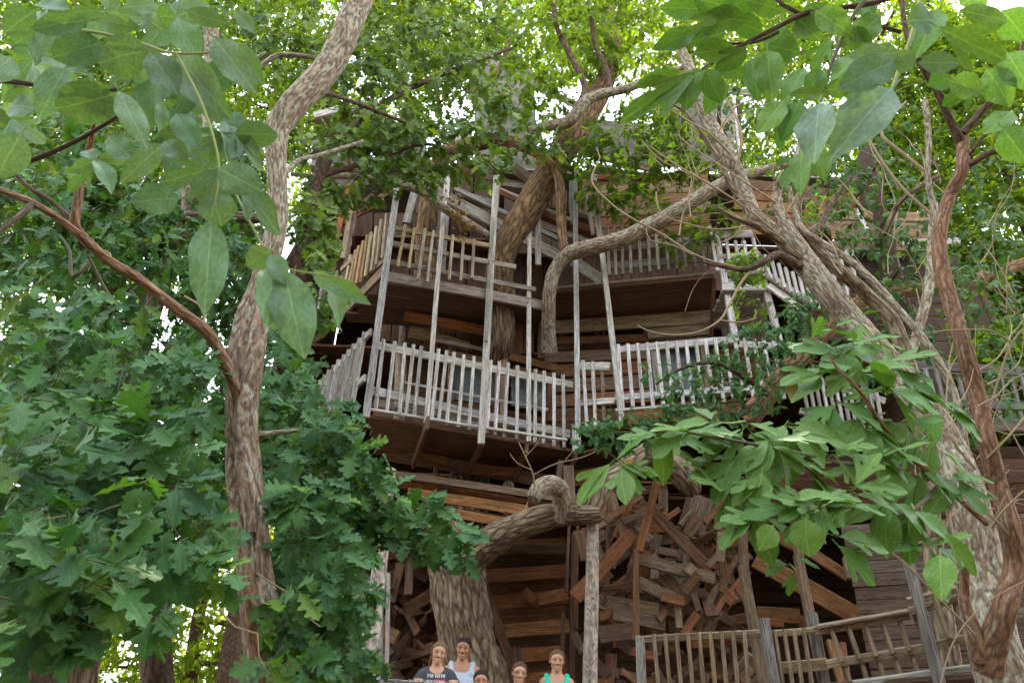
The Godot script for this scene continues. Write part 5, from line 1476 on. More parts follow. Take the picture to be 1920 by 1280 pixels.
func near_leaf(t: Node3D, s: Array, d: float, c1: Color, c2: Color) -> void:
	var dd := d + rr(-.12, .12)
	var a := q(s[0], s[1], dd)
	var b := q(s[2], s[3], dd + rr(-.05, .03))
	var ln := a.distance_to(b)
	var wid := metres(s[4], a)
	var rel := {"round": 0.78, "ovate": 0.56, "trilobe": 0.76, "mitten": 0.66, "oak": 0.62}
	var y := (b - a) / ln
	var nrm := (eye - a).normalized() + Vector3(rr(-.35, .35), rr(.0, .5), 0)
	var z := (nrm - y * nrm.dot(y)).normalized()
	var x := y.cross(z)
	var kx: float = clampf(wid / (ln * float(rel[s[5]])), 0.6, 1.5)
	var c := c1.lerp(c2, rng.randf())
	c = Color(snappedf(c.r, .012), snappedf(c.g, .016), snappedf(c.b, .012))
	var o := part(t, "leaf", leaf_mesh(s[5], rng.randi() % 5, c), M.leaf_sassafras)
	o.transform = Transform3D(Basis(x * ln * kx, y * ln, z * ln), a)

# ---------- trees on the right ----------
func build_right_trees() -> void:
	var t := thing("leaning_tree", "lichened tree leaning left across the right side, pale bark with grey-green patches", "tree")
	stem(t, "trunk", [[1960, 1500, 5.2, 61.7], [1895, 1300, 5.3, 52.2], [1862, 1200, 5.3, 44.3], [1842, 1100, 5.4, 41.1], [1826, 1000, 5.4, 39.6], [1806, 920, 5.4, 36.4], [1776, 840, 5.5, 31.6], [1736, 770, 5.5, 28.5], [1690, 710, 5.6, 25.3], [1640, 650, 5.6, 23.7], [1596, 600, 5.7, 23.0], [1555, 550, 5.7, 23.7], [1516, 500, 5.8, 23.7], [1486, 460, 5.8, 23.7], [1462, 425, 5.8, 21.3]], "bark_lichen", 40, 0.10, 0.025)
	stem(t, "limb", [[1470, 440, 5.8, 14.3], [1440, 425, 5.8, 13.4], [1412, 395, 5.8, 12.6], [1390, 340, 5.9, 12.6], [1366, 290, 5.9, 13.4], [1336, 240, 6.0, 13.4], [1316, 200, 6.0, 12.6], [1304, 165, 6.0, 11.1], [1290, 120, 6.1, 9.5], [1260, 60, 6.2, 7.1]], "bark_lichen", 22, 0.12, 0.03)
	stem(t, "limb", [[1470, 440, 5.8, 11.9], [1462, 400, 5.8, 9.5], [1458, 360, 5.8, 8.7], [1470, 330, 5.7, 7.9], [1490, 310, 5.7, 6.4], [1500, 270, 5.7, 4.7]], "bark_lichen", 16, 0.12, 0.03)
	stem(t, "limb", [[1506, 490, 5.75, 7.1], [1460, 450, 5.7, 7.1], [1420, 425, 5.6, 6.4], [1380, 408, 5.5, 5.5], [1345, 390, 5.5, 4.0]], "bark", 12, 0.1, 0.03)
	stem(t, "limb", [[1500, 500, 5.75, 9.5], [1460, 478, 5.7, 7.9], [1430, 492, 5.6, 6.4], [1400, 505, 5.6, 5.5], [1370, 502, 5.6, 4.0], [1320, 492, 5.6, 2.4]], "bark_dark", 12, 0.1, 0.03)
	stem(t, "limb", [[1410, 395, 5.8, 6.4], [1372, 350, 5.8, 5.5], [1350, 300, 5.8, 4.7], [1322, 260, 5.8, 4.0], [1290, 215, 5.8, 3.2], [1262, 195, 5.8, 2.4]], "bark", 10, 0.08, 0.03)
	for s in [[[1410, 505, 5.6, 4], [1390, 530, 5.6, 4], [1368, 570, 5.6, 3.5], [1350, 600, 5.6, 3.5], [1310, 622, 5.6, 3], [1260, 628, 5.6, 2.5], [1215, 620, 5.6, 2], [1194, 608, 5.6, 1.5]], [[1350, 600, 5.6, 2.5], [1390, 604, 5.6, 2], [1420, 595, 5.6, 1.5]], [[1380, 500, 5.6, 3.5], [1330, 488, 5.6, 3], [1290, 470, 5.6, 3], [1240, 438, 5.6, 3], [1190, 412, 5.5, 3], [1150, 385, 5.5, 2.5], [1110, 340, 5.5, 2.5], [1125, 295, 5.5, 2], [1120, 280, 5.5, 1.5]], [[1300, 478, 5.6, 2.5], [1262, 460, 5.6, 2.5], [1220, 450, 5.6, 2], [1212, 430, 5.6, 1.5]], [[1460, 440, 5.7, 4], [1400, 390, 5.6, 3], [1330, 345, 5.5, 3], [1270, 310, 5.5, 2.5], [1220, 275, 5.5, 2]], [[1330, 345, 5.5, 2.5], [1300, 330, 5.5, 2.5], [1240, 300, 5.5, 2], [1200, 260, 5.5, 1.5]], [[1420, 420, 5.7, 3], [1350, 430, 5.6, 3], [1290, 420, 5.6, 2.5], [1240, 400, 5.6, 2], [1230, 360, 5.6, 2]], [[1370, 290, 5.8, 3], [1330, 250, 5.6, 3], [1280, 220, 5.6, 2.5], [1250, 200, 5.6, 2]], [[1345, 250, 5.8, 3], [1380, 200, 5.7, 2.5], [1420, 185, 5.7, 2]], [[1380, 320, 5.8, 4], [1390, 250, 5.7, 3.5], [1365, 190, 5.7, 3], [1340, 165, 5.7, 2]], [[1455, 380, 5.7, 4], [1410, 350, 5.6, 3], [1350, 310, 5.6, 2.5], [1290, 270, 5.6, 2], [1270, 250, 5.6, 1.5]]]:
		stem(t, "twig_stem", s, "twig_pale", 6, 0.0, 0.05)
	scattered_twigs(t, "twig_stem", 26, 1260, 230, 1480, 480, 5.8, "twig_pale", 2.2, 0.7, 5)
	var sp := Spray.new()
	for c in [[1340, 290, 6.2, 80, 35, .3, 60], [1270, 270, 6.3, 60, 30, .3, 40], [1420, 560, 6.0, 45, 30, .3, 30], [1470, 300, 6.6, 70, 50, .4, 70], [1540, 370, 6.8, 60, 50, .4, 60]]:
		cloud(sp, ["oak_small"], c[0], c[1], c[2], c[3], c[4], c[5], c[6], 0.085, [OAK_LIGHT_A, OAK_LIGHT_B], 0.3, 0.5)
	hang_leaves(t, sp, "leaf_far", 150)
	# second crooked stem at right
	var t2 := thing("crooked_sapling", "reddish brown crooked double stem at the right edge rising from the trunk base", "sapling")
	stem(t2, "stem", [[1850, 1260, 5.0, 27.9], [1866, 1200, 4.9, 24.6], [1888, 1130, 4.8, 21.3], [1902, 1060, 4.8, 18.0], [1896, 990, 4.7, 17.2], [1872, 910, 4.7, 17.2], [1852, 830, 4.6, 16.4], [1832, 740, 4.6, 15.6], [1808, 650, 4.5, 14.8], [1784, 570, 4.5, 13.9], [1766, 500, 4.5, 13.9], [1762, 440, 4.5, 12.3], [1780, 370, 4.5, 11.5], [1804, 320, 4.4, 11.5], [1806, 262, 4.4, 11.5]], "bark_red", 22, 0.10, 0.03)
	stem(t2, "stem", [[1842, 1240, 4.95, 16.4], [1826, 1180, 4.9, 12.3], [1808, 1120, 4.9, 9.8], [1810, 1060, 4.8, 8.2]], "bark_red", 14, 0.1, 0.03)
	stem(t2, "branch", [[1806, 272, 4.4, 9.0], [1782, 225, 4.3, 7.4], [1758, 170, 4.2, 7.4], [1730, 125, 4.1, 6.6], [1700, 60, 4.0, 4.9], [1690, -20, 4.0, 4.1]], "bark_dark", 12, 0.06, 0.03)
	stem(t2, "branch", [[1806, 250, 4.4, 7.4], [1850, 200, 4.3, 6.6], [1890, 160, 4.2, 6.6], [1916, 110, 4.1, 5.7], [1925, 40, 4.0, 4.9]], "bark_dark", 12, 0.06, 0.03)
	stem(t2, "branch", [[1808, 316, 4.4, 6.6], [1850, 290, 4.3, 5.7], [1900, 272, 4.2, 5.7], [1960, 255, 4.1, 4.9]], "bark_dark", 12, 0.06, 0.03)
	stem(t2, "branch", [[1810, 300, 4.4, 3.3], [1840, 262, 4.3, 3.3], [1870, 225, 4.3, 2.5]], "bark_dark", 8)
	stem(t2, "branch", [[1735, 190, 4.8, 5.7], [1742, 260, 4.8, 5.7], [1740, 330, 4.8, 5.7], [1752, 400, 4.8, 5.7], [1760, 470, 4.7, 4.9]], "bark_lichen", 10, 0.06, 0.03)
	stem(t2, "branch", [[1740, 325, 4.8, 4.9], [1690, 285, 4.8, 4.9], [1655, 255, 4.8, 4.9], [1660, 230, 4.8, 4.1], [1700, 190, 4.8, 3.3]], "twig_pale", 8)
	stem(t2, "branch", [[1752, 405, 4.8, 4.1], [1700, 360, 4.8, 4.1], [1660, 310, 4.8, 3.3], [1630, 260, 4.8, 3.3], [1600, 200, 4.8, 2.5]], "twig_pale", 8)
	stem(t2, "branch", [[1660, 440, 5.2, 4.9], [1680, 390, 5.1, 5.7], [1710, 360, 5.0, 4.9], [1760, 330, 5.0, 4.1]], "bark", 8)
	for s in [[[1850, 800, 4.6, 4.1], [1870, 720, 4.5, 3.3], [1900, 640, 4.4, 3.3], [1940, 600, 4.3, 2.5]], [[1860, 990, 4.7, 4.9], [1880, 960, 4.6, 4.1], [1920, 920, 4.5, 3.3]], [[1830, 880, 4.6, 3.3], [1790, 830, 4.5, 3.3], [1775, 780, 4.5, 2.5], [1780, 700, 4.5, 2.5], [1796, 668, 4.5, 1.6]], [[1850, 860, 4.6, 3.3], [1890, 820, 4.5, 3.3], [1940, 760, 4.5, 2.5]], [[1900, 1010, 4.7, 3.3], [1850, 960, 4.6, 3.3], [1790, 930, 4.6, 2.5], [1700, 925, 4.6, 1.6]], [[1895, 640, 4.4, 2.5], [1860, 620, 4.4, 2.5], [1800, 618, 4.4, 2.0], [1750, 622, 4.4, 1.6]], [[1830, 1190, 4.7, 3.3], [1760, 1120, 4.6, 2.9], [1690, 1050, 4.5, 2.5], [1618, 1000, 4.5, 2.0]], [[1760, 1300, 4.6, 2.5], [1790, 1200, 4.6, 2.0], [1850, 1130, 4.6, 1.6], [1930, 1085, 4.6, 1.6]], [[1850, 760, 4.5, 2.5], [1890, 800, 4.5, 2.5], [1925, 860, 4.5, 1.6]], [[1810, 1000, 4.7, 2.5], [1770, 940, 4.6, 2.5], [1730, 880, 4.6, 2.0], [1700, 800, 4.6, 1.6]], [[1775, 780, 4.5, 2.5], [1810, 740, 4.5, 2.0], [1826, 690, 4.5, 1.6], [1830, 610, 4.5, 1.3]], [[1890, 640, 4.4, 2.0], [1900, 680, 4.4, 1.6], [1918, 692, 4.4, 1.3]], [[1905, 590, 4.4, 2.0], [1885, 560, 4.4, 1.6], [1868, 535, 4.4, 1.3]]]:
		stem(t2, "twig_stem", s, "twig_pale", 6, 0.0, 0.04)
	scattered_twigs(t2, "twig_stem", 34, 1640, 520, 1920, 1050, 4.7, "twig_pale", 2.4, 0.4, 9)
	scattered_twigs(t2, "twig_stem", 22, 1560, 200, 1900, 520, 5.2, "twig_pale", 2.2, 0.6, 19)
	# twin stems slanting from lower right to upper left
	var t3 := thing("twin_stems", "pair of pale smooth stems slanting left behind the crooked sapling", "sapling")
	stem(t3, "stem", [[1790, 1280, 6.4, 18.7], [1760, 1100, 6.4, 18.7], [1745, 960, 6.4, 17.0], [1735, 860, 6.4, 15.3], [1722, 760, 6.4, 14.4], [1702, 680, 6.4, 14.4], [1672, 600, 6.4, 14.4], [1630, 556, 6.4, 12.8], [1580, 512, 6.3, 11.9], [1532, 470, 6.3, 10.2], [1504, 440, 6.2, 8.5], [1496, 410, 6.2, 6.8], [1500, 370, 6.2, 6.8], [1515, 330, 6.2, 6.0], [1540, 280, 6.2, 4.2]], "bark", 16, 0.08, 0.03)
	stem(t3, "stem", [[1830, 980, 5.6, 7.6], [1800, 780, 5.6, 7.6], [1772, 700, 5.6, 7.6], [1735, 640, 5.6, 6.8], [1690, 585, 5.7, 6.8], [1640, 530, 5.8, 6.8], [1590, 485, 5.9, 6.8], [1540, 455, 6.0, 6.8], [1505, 430, 6.0, 6.0], [1492, 400, 6.1, 5.1], [1480, 350, 6.1, 4.2]], "bark_lichen", 12, 0.08, 0.03)
	stem(t3, "branch", [[1510, 440, 6.1, 8], [1540, 420, 6.2, 6], [1560, 380, 6.3, 5], [1600, 330, 6.3, 4]], "bark_dark", 8)
	stem(t3, "stem", [[1700, 690, 6.8, 9], [1722, 620, 6.8, 9], [1742, 540, 6.8, 9], [1748, 450, 6.8, 8], [1752, 380, 6.8, 7]], "bark_lichen", 12, 0.08, 0.03)
	var s3 := Spray.new()
	for c in [[1650, 400, 8.0, 100, 80, .6, 150], [1800, 450, 8.0, 110, 90, .6, 190], [1700, 520, 7.6, 90, 70, .5, 120], [1850, 560, 7.4, 80, 90, .5, 140], [1640, 660, 7.6, 60, 60, .4, 55], [1870, 680, 7.2, 60, 50, .4, 50], [1600, 320, 8.2, 80, 60, .6, 90], [1880, 350, 7.8, 70, 90, .5, 110], [1740, 620, 7.4, 80, 40, .4, 50], [1830, 780, 7.2, 90, 60, .4, 60], [1700, 700, 7.4, 60, 50, .4, 40], [1560, 440, 7.8, 60, 50, .4, 40], [1680, 250, 8.2, 90, 60, .5, 60], [1450, 260, 8.8, 90, 70, .6, 120], [1560, 330, 8.8, 90, 80, .6, 130], [1500, 400, 8.6, 60, 50, .4, 60], [1620, 430, 8.6, 70, 50, .4, 70], [1400, 200, 9.2, 90, 50, .5, 90]]:
		cloud(s3, ["oak_small"], c[0], c[1], c[2], c[3], c[4], c[5], c[6], 0.13, [OAK_A, OAK_LIGHT_A], 0.4, 0.5)
	hang_leaves(t3, s3, "leaf_oak", 300)
	# sassafras at the top right, close to the lens
	var t4 := thing("sassafras_branch", "near sassafras branch across the top right, broad leaves and dark twigs seen from below", "sassafras branch")
	stem(t4, "stem", [[1720, -30, 2.2, 6], [1640, 5, 2.2, 5], [1520, 22, 2.2, 5], [1460, 50, 2.2, 4.5], [1400, 80, 2.2, 4], [1340, 115, 2.2, 3.5], [1310, 135, 2.2, 3]], "bark_dark", 8, 0.0, 0.04)
	stem(t4, "stem", [[1500, 25, 2.2, 4], [1470, 10, 2.2, 4], [1430, -30, 2.2, 4]], "bark_dark", 8, 0.0, 0.04)
	stem(t4, "stem", [[1460, 60, 2.2, 3], [1420, 78, 2.2, 3], [1360, 82, 2.2, 2.5]], "bark_dark", 8, 0.0, 0.04)
	stem(t4, "stem", [[1730, -20, 1.5, 4], [1712, 60, 1.5, 4], [1690, 120, 1.5, 3.5], [1672, 170, 1.5, 3]], "twig_green", 8, 0.0, 0.03)
	stem(t4, "stem", [[1640, -20, 2.1, 4], [1600, 30, 2.1, 4], [1560, 120, 2.1, 3.5], [1540, 190, 2.1, 3]], "twig", 8, 0.0, 0.03)
	stem(t4, "stem", [[1690, 60, 2.4, 4], [1620, 40, 2.4, 3.5], [1560, 25, 2.4, 3]], "bark_dark", 8, 0.0, 0.04)
	for s in [[1672, 168, 1572, 268, 92, "ovate"], [1676, 118, 1586, 150, 62, "round"], [1538, 196, 1524, 288, 72, "ovate"], [1690, 100, 1590, 106, 40, "ovate"], [1722, 118, 1806, 114, 40, "ovate"], [1700, 40, 1762, 30, 60, "ovate"], [1712, 130, 1680, 100, 40, "round"]]:
		near_leaf(t4, s, 1.5, Color(.18, .29, .21), Color(.26, .39, .29))
	for s in [[1758, 50, 1884, 118, 96, "trilobe"], [1800, 20, 1905, 36, 44, "ovate"]]:
		near_leaf(t4, s, 1.45, SAS_A, SAS_B)
	for s in [[1440, 95, 1448, 182, 58, "ovate"], [1410, 110, 1420, 180, 40, "ovate"], [1470, 180, 1455, 262, 46, "mitten"], [1510, 130, 1468, 190, 42, "ovate"], [1540, 130, 1516, 180, 40, "ovate"], [1556, 176, 1480, 178, 26, "ovate"], [1545, 170, 1600, 160, 36, "ovate"], [1470, 190, 1425, 250, 46, "ovate"], [1500, 190, 1470, 255, 48, "ovate"], [1520, 280, 1460, 345, 58, "trilobe"], [1530, 275, 1545, 330, 40, "ovate"], [1505, 285, 1500, 350, 40, "ovate"], [1400, 85, 1350, 130, 46, "mitten"], [1380, 92, 1300, 100, 44, "ovate"], [1340, 115, 1400, 140, 40, "ovate"], [1320, 130, 1240, 190, 46, "ovate"], [1310, 135, 1180, 200, 56, "trilobe"], [1325, 130, 1350, 190, 44, "ovate"], [1300, 140, 1280, 200, 46, "ovate"], [1430, 60, 1370, 40, 46, "ovate"], [1450, 50, 1470, 110, 50, "ovate"], [1400, 40, 1320, 30, 46, "ovate"], [1470, 20, 1400, 0, 50, "mitten"], [1490, 30, 1540, 70, 52, "ovate"], [1530, 20, 1600, 60, 50, "ovate"], [1560, 70, 1520, 120, 50, "trilobe"], [1580, 60, 1640, 90, 44, "ovate"], [1600, 20, 1650, -10, 50, "ovate"], [1380, 20, 1300, -10, 56, "ovate"], [1350, 30, 1290, 60, 48, "trilobe"], [1420, 100, 1460, 150, 46, "ovate"], [1360, 60, 1300, 80, 40, "ovate"], [1330, 20, 1240, 10, 48, "ovate"], [1440, -10, 1350, 10, 50, "ovate"], [1570, 130, 1620, 180, 46, "ovate"], [1500, 100, 1440, 80, 46, "ovate"], [1650, 30, 1600, 80, 50, "ovate"], [1300, 60, 1230, 90, 40, "ovate"], [1290, 150, 1200, 150, 40, "ovate"], [1350, 140, 1330, 210, 44, "ovate"], [1550, 10, 1500, 60, 52, "round"], [1620, 100, 1560, 140, 40, "ovate"]]:
		near_leaf(t4, s, 2.15, SAS_A, SAS_B)
	for s in [[1276, 150, 1230, 162, 28, "ovate"], [1272, 142, 1312, 174, 24, "ovate"], [1290, 150, 1266, 136, 22, "ovate"]]:
		near_leaf(t4, s, 2.1, Color(.6, .36, .04), Color(.6, .36, .04))
	for s in [[1760, 20, 1720, 90, 60, "ovate"], [1850, 130, 1900, 190, 60, "ovate"], [1840, 150, 1780, 190, 60, "trilobe"], [1890, 100, 1930, 160, 60, "ovate"], [1880, 20, 1930, 70, 60, "ovate"], [1780, 150, 1850, 170, 50, "ovate"], [1900, 210, 1850, 250, 50, "ovate"], [1740, 160, 1790, 140, 40, "ovate"], [1880, 240, 1930, 300, 60, "ovate"], [1800, 10, 1850, -20, 60, "ovate"]]:
		near_leaf(t4, s, 2.6, SAS_A, SAS_B)
	# sassafras bough in the middle right
	var t5 := thing("sassafras_branch", "sassafras bough with mitten-shaped leaves reaching left across the lower right", "sassafras branch")
	stem(t5, "stem", [[1850, 980, 4.4, 6], [1760, 900, 3.9, 5], [1680, 830, 3.6, 5], [1610, 730, 3.4, 4], [1570, 690, 3.4, 3], [1555, 660, 3.4, 2]], "bark_red", 8, 0.0, 0.04)
	stem(t5, "stem", [[1700, 850, 3.7, 4], [1600, 870, 3.5, 4], [1500, 850, 3.3, 3.5], [1400, 830, 3.2, 3], [1290, 810, 3.2, 2.5]], "twig", 8, 0.0, 0.04)
	stem(t5, "stem", [[1760, 910, 3.9, 4], [1700, 960, 3.6, 4], [1600, 950, 3.4, 3], [1540, 960, 3.3, 2.5]], "twig", 8, 0.0, 0.04)
	stem(t5, "stem", [[1790, 930, 4.0, 4], [1770, 1000, 3.6, 3], [1760, 1040, 3.4, 2]], "bark_red", 8, 0.0, 0.04)
	var s5 := Spray.new()
	for c in [[1290, 808, 3.25, 7, 0.20], [1340, 792, 3.3, 7, .21], [1245, 820, 3.25, 6, .19], [1160, 872, 3.2, 8, .17], [1400, 800, 3.3, 7, .21], [1440, 830, 3.2, 8, .23], [1480, 800, 3.4, 7, .2], [1430, 890, 3.2, 7, .22], [1500, 870, 3.3, 7, .22], [1560, 850, 3.4, 7, .22], [1480, 940, 3.1, 9, .23], [1540, 950, 3.1, 9, .23], [1420, 960, 3.2, 6, .2], [1600, 920, 3.3, 8, .22], [1660, 940, 3.4, 7, .21], [1710, 960, 3.5, 7, .2], [1740, 1020, 3.5, 5, .2], [1640, 860, 3.5, 7, .21], [1570, 660, 3.6, 7, .17], [1540, 700, 3.6, 6, .18], [1610, 690, 3.5, 7, .2], [1660, 730, 3.5, 7, .21], [1570, 750, 3.5, 6, .2], [1620, 790, 3.5, 7, .2], [1700, 790, 3.6, 7, .2], [1520, 640, 3.7, 4, .15], [1480, 1055, 3.3, 5, .12], [1380, 860, 3.3, 6, .2], [1360, 920, 3.3, 5, .19], [1760, 760, 4.0, 5, .18], [1650, 640, 3.8, 5, .17], [1560, 1010, 3.15, 4, .2], [1600, 640, 3.6, 6, .17], [1660, 680, 3.7, 6, .17], [1700, 720, 3.7, 6, .17], [1740, 820, 3.8, 6, .17], [1720, 880, 3.8, 6, .17], [1790, 900, 3.9, 5, .17], [1610, 600, 3.9, 4, .15]]:
		var at := q(c[0], c[1], c[2])
		s5.twigs.append([at + Vector3(rr(.08, .2), rr(-.05, .1), rr(-.25, -.1)), at, 0.004])
		var a0 := rr(0, TAU)
		for i in int(c[3] * 0.72 + 0.5):
			var a: float = a0 + i * TAU / c[3] + rr(-.3, .3)
			var ax := Vector3(cos(a), sin(a) * 0.55 - 0.45, rr(-.3, .45))
			var l: float = metres(86.0, at) * rr(.75, 1.15) if c[4] > .16 else float(c[4]) * rr(.7, 1.0)
			leaf_at(s5, ["mitten", "trilobe", "ovate", "trilobe", "mitten"][rng.randi() % 5], at + ax * 0.02 + rv() * .02, ax, Vector3(rr(-.4, .4), .75 + rr(-.3, .3), .75 + rr(-.3, .4)), l, SAS_A.lerp(SAS_B, rng.randf()))
	hang_leaves(t5, s5, "leaf_sassafras", 300, "", "twig_green")
	for s in [[1512, 972, 1508, 1040, 62, "round"], [1764, 1040, 1766, 1120, 56, "ovate"], [1450, 985, 1428, 1030, 44, "ovate"], [1770, 1000, 1842, 1080, 40, "mitten"]]:
		near_leaf(t5, s, 3.0, SAS_B, SAS_B)
	near_leaf(t5, [1484, 706, 1486, 744, 24, "ovate"], 3.5, Color(.45, .33, .14), Color(.45, .33, .14))
	near_leaf(t5, [1172, 876, 1184, 862, 14, "ovate"], 3.2, Color(.6, .33, .05), Color(.6, .33, .05))

# ---------- the wood behind ----------
func build_background() -> void:
	var g := "trees of the wood behind the tree house"
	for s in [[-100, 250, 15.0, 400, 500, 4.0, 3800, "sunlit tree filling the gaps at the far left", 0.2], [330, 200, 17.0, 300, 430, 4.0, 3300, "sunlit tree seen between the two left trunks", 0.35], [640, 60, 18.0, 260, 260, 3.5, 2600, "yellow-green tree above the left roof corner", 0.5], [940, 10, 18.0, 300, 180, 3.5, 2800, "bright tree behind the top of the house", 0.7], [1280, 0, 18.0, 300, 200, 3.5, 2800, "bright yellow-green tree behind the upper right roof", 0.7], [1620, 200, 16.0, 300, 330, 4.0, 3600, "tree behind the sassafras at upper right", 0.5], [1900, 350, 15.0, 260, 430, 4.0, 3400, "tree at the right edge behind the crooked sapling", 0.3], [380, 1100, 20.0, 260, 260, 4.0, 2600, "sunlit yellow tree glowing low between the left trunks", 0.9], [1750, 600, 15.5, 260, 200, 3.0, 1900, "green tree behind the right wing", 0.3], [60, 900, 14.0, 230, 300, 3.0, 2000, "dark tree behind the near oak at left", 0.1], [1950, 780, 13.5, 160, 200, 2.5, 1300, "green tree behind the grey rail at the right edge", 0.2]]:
		var t := thing("wood_tree", s[7], "tree", g)
		var c := q(s[0], s[1], s[2])
		var st := new_st()
		var foot := Vector3(c.x + rr(-.5, .5), 0, c.z)
		tube_into(st, [foot, foot.lerp(c, .5) + rv() * .3, c, c + Vector3(rr(-.5, .5), 2.5, 0)], [.26, .2, .14, .05], 10, .3, .06)
		for k in 7:
			var dirv := Vector3(rr(-1, 1), rr(-.1, .8), rr(-1, 1)).normalized()
			var r0 := foot.lerp(c, rr(.6, 1.15))
			tube_into(st, [r0, r0 + dirv * rr(.8, 1.4), r0 + dirv * rr(1.8, 3.0) + Vector3(0, rr(0, .6), 0)], [.09, .05, .02], 6, .3, 0.0)
		part(t, "trunk", st.commit(), M.bark_dark)
		var sp := Spray.new()
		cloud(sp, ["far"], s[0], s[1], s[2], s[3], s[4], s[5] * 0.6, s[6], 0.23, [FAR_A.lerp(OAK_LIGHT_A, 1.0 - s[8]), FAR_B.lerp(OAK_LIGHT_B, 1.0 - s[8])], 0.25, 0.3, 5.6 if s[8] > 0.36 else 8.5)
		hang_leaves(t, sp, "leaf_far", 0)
	# the rest of the clearing's edge, behind the viewer: it keeps the low sky off the porch
	var sp := Spray.new()
	for i in 17000:
		var a := rr(0.12, PI - 0.12)
		var r := rr(13, 17)
		var y := rr(0, 14.0)
		leaf_at(sp, "far", Vector3(cos(a) * r, y, sin(a) * r), rv() + Vector3(0, -.4, 0), rv() + Vector3(0, .6, 0), rr(.5, .9), OAK_A)
	var edge := MultiMeshInstance3D.new()
	edge.name = "undergrowth"
	var mm := MultiMesh.new()
	mm.transform_format = MultiMesh.TRANSFORM_3D
	mm.use_colors = true
	mm.mesh = leaf_mesh("far", 0, Color(1, 1, 1), false)
	mm.instance_count = sp.at.size()
	for i in sp.at.size():
		mm.set_instance_transform(i, sp.at[i])
		mm.set_instance_color(i, sp.tint[i])
	edge.multimesh = mm
	edge.material_override = M.leaf_far
	edge.set_meta("kind", "stuff")
	edge.set_meta("label", "dark leafy edge of the clearing facing the tree house")
	edge.set_meta("category", "undergrowth")
	add_child(edge)

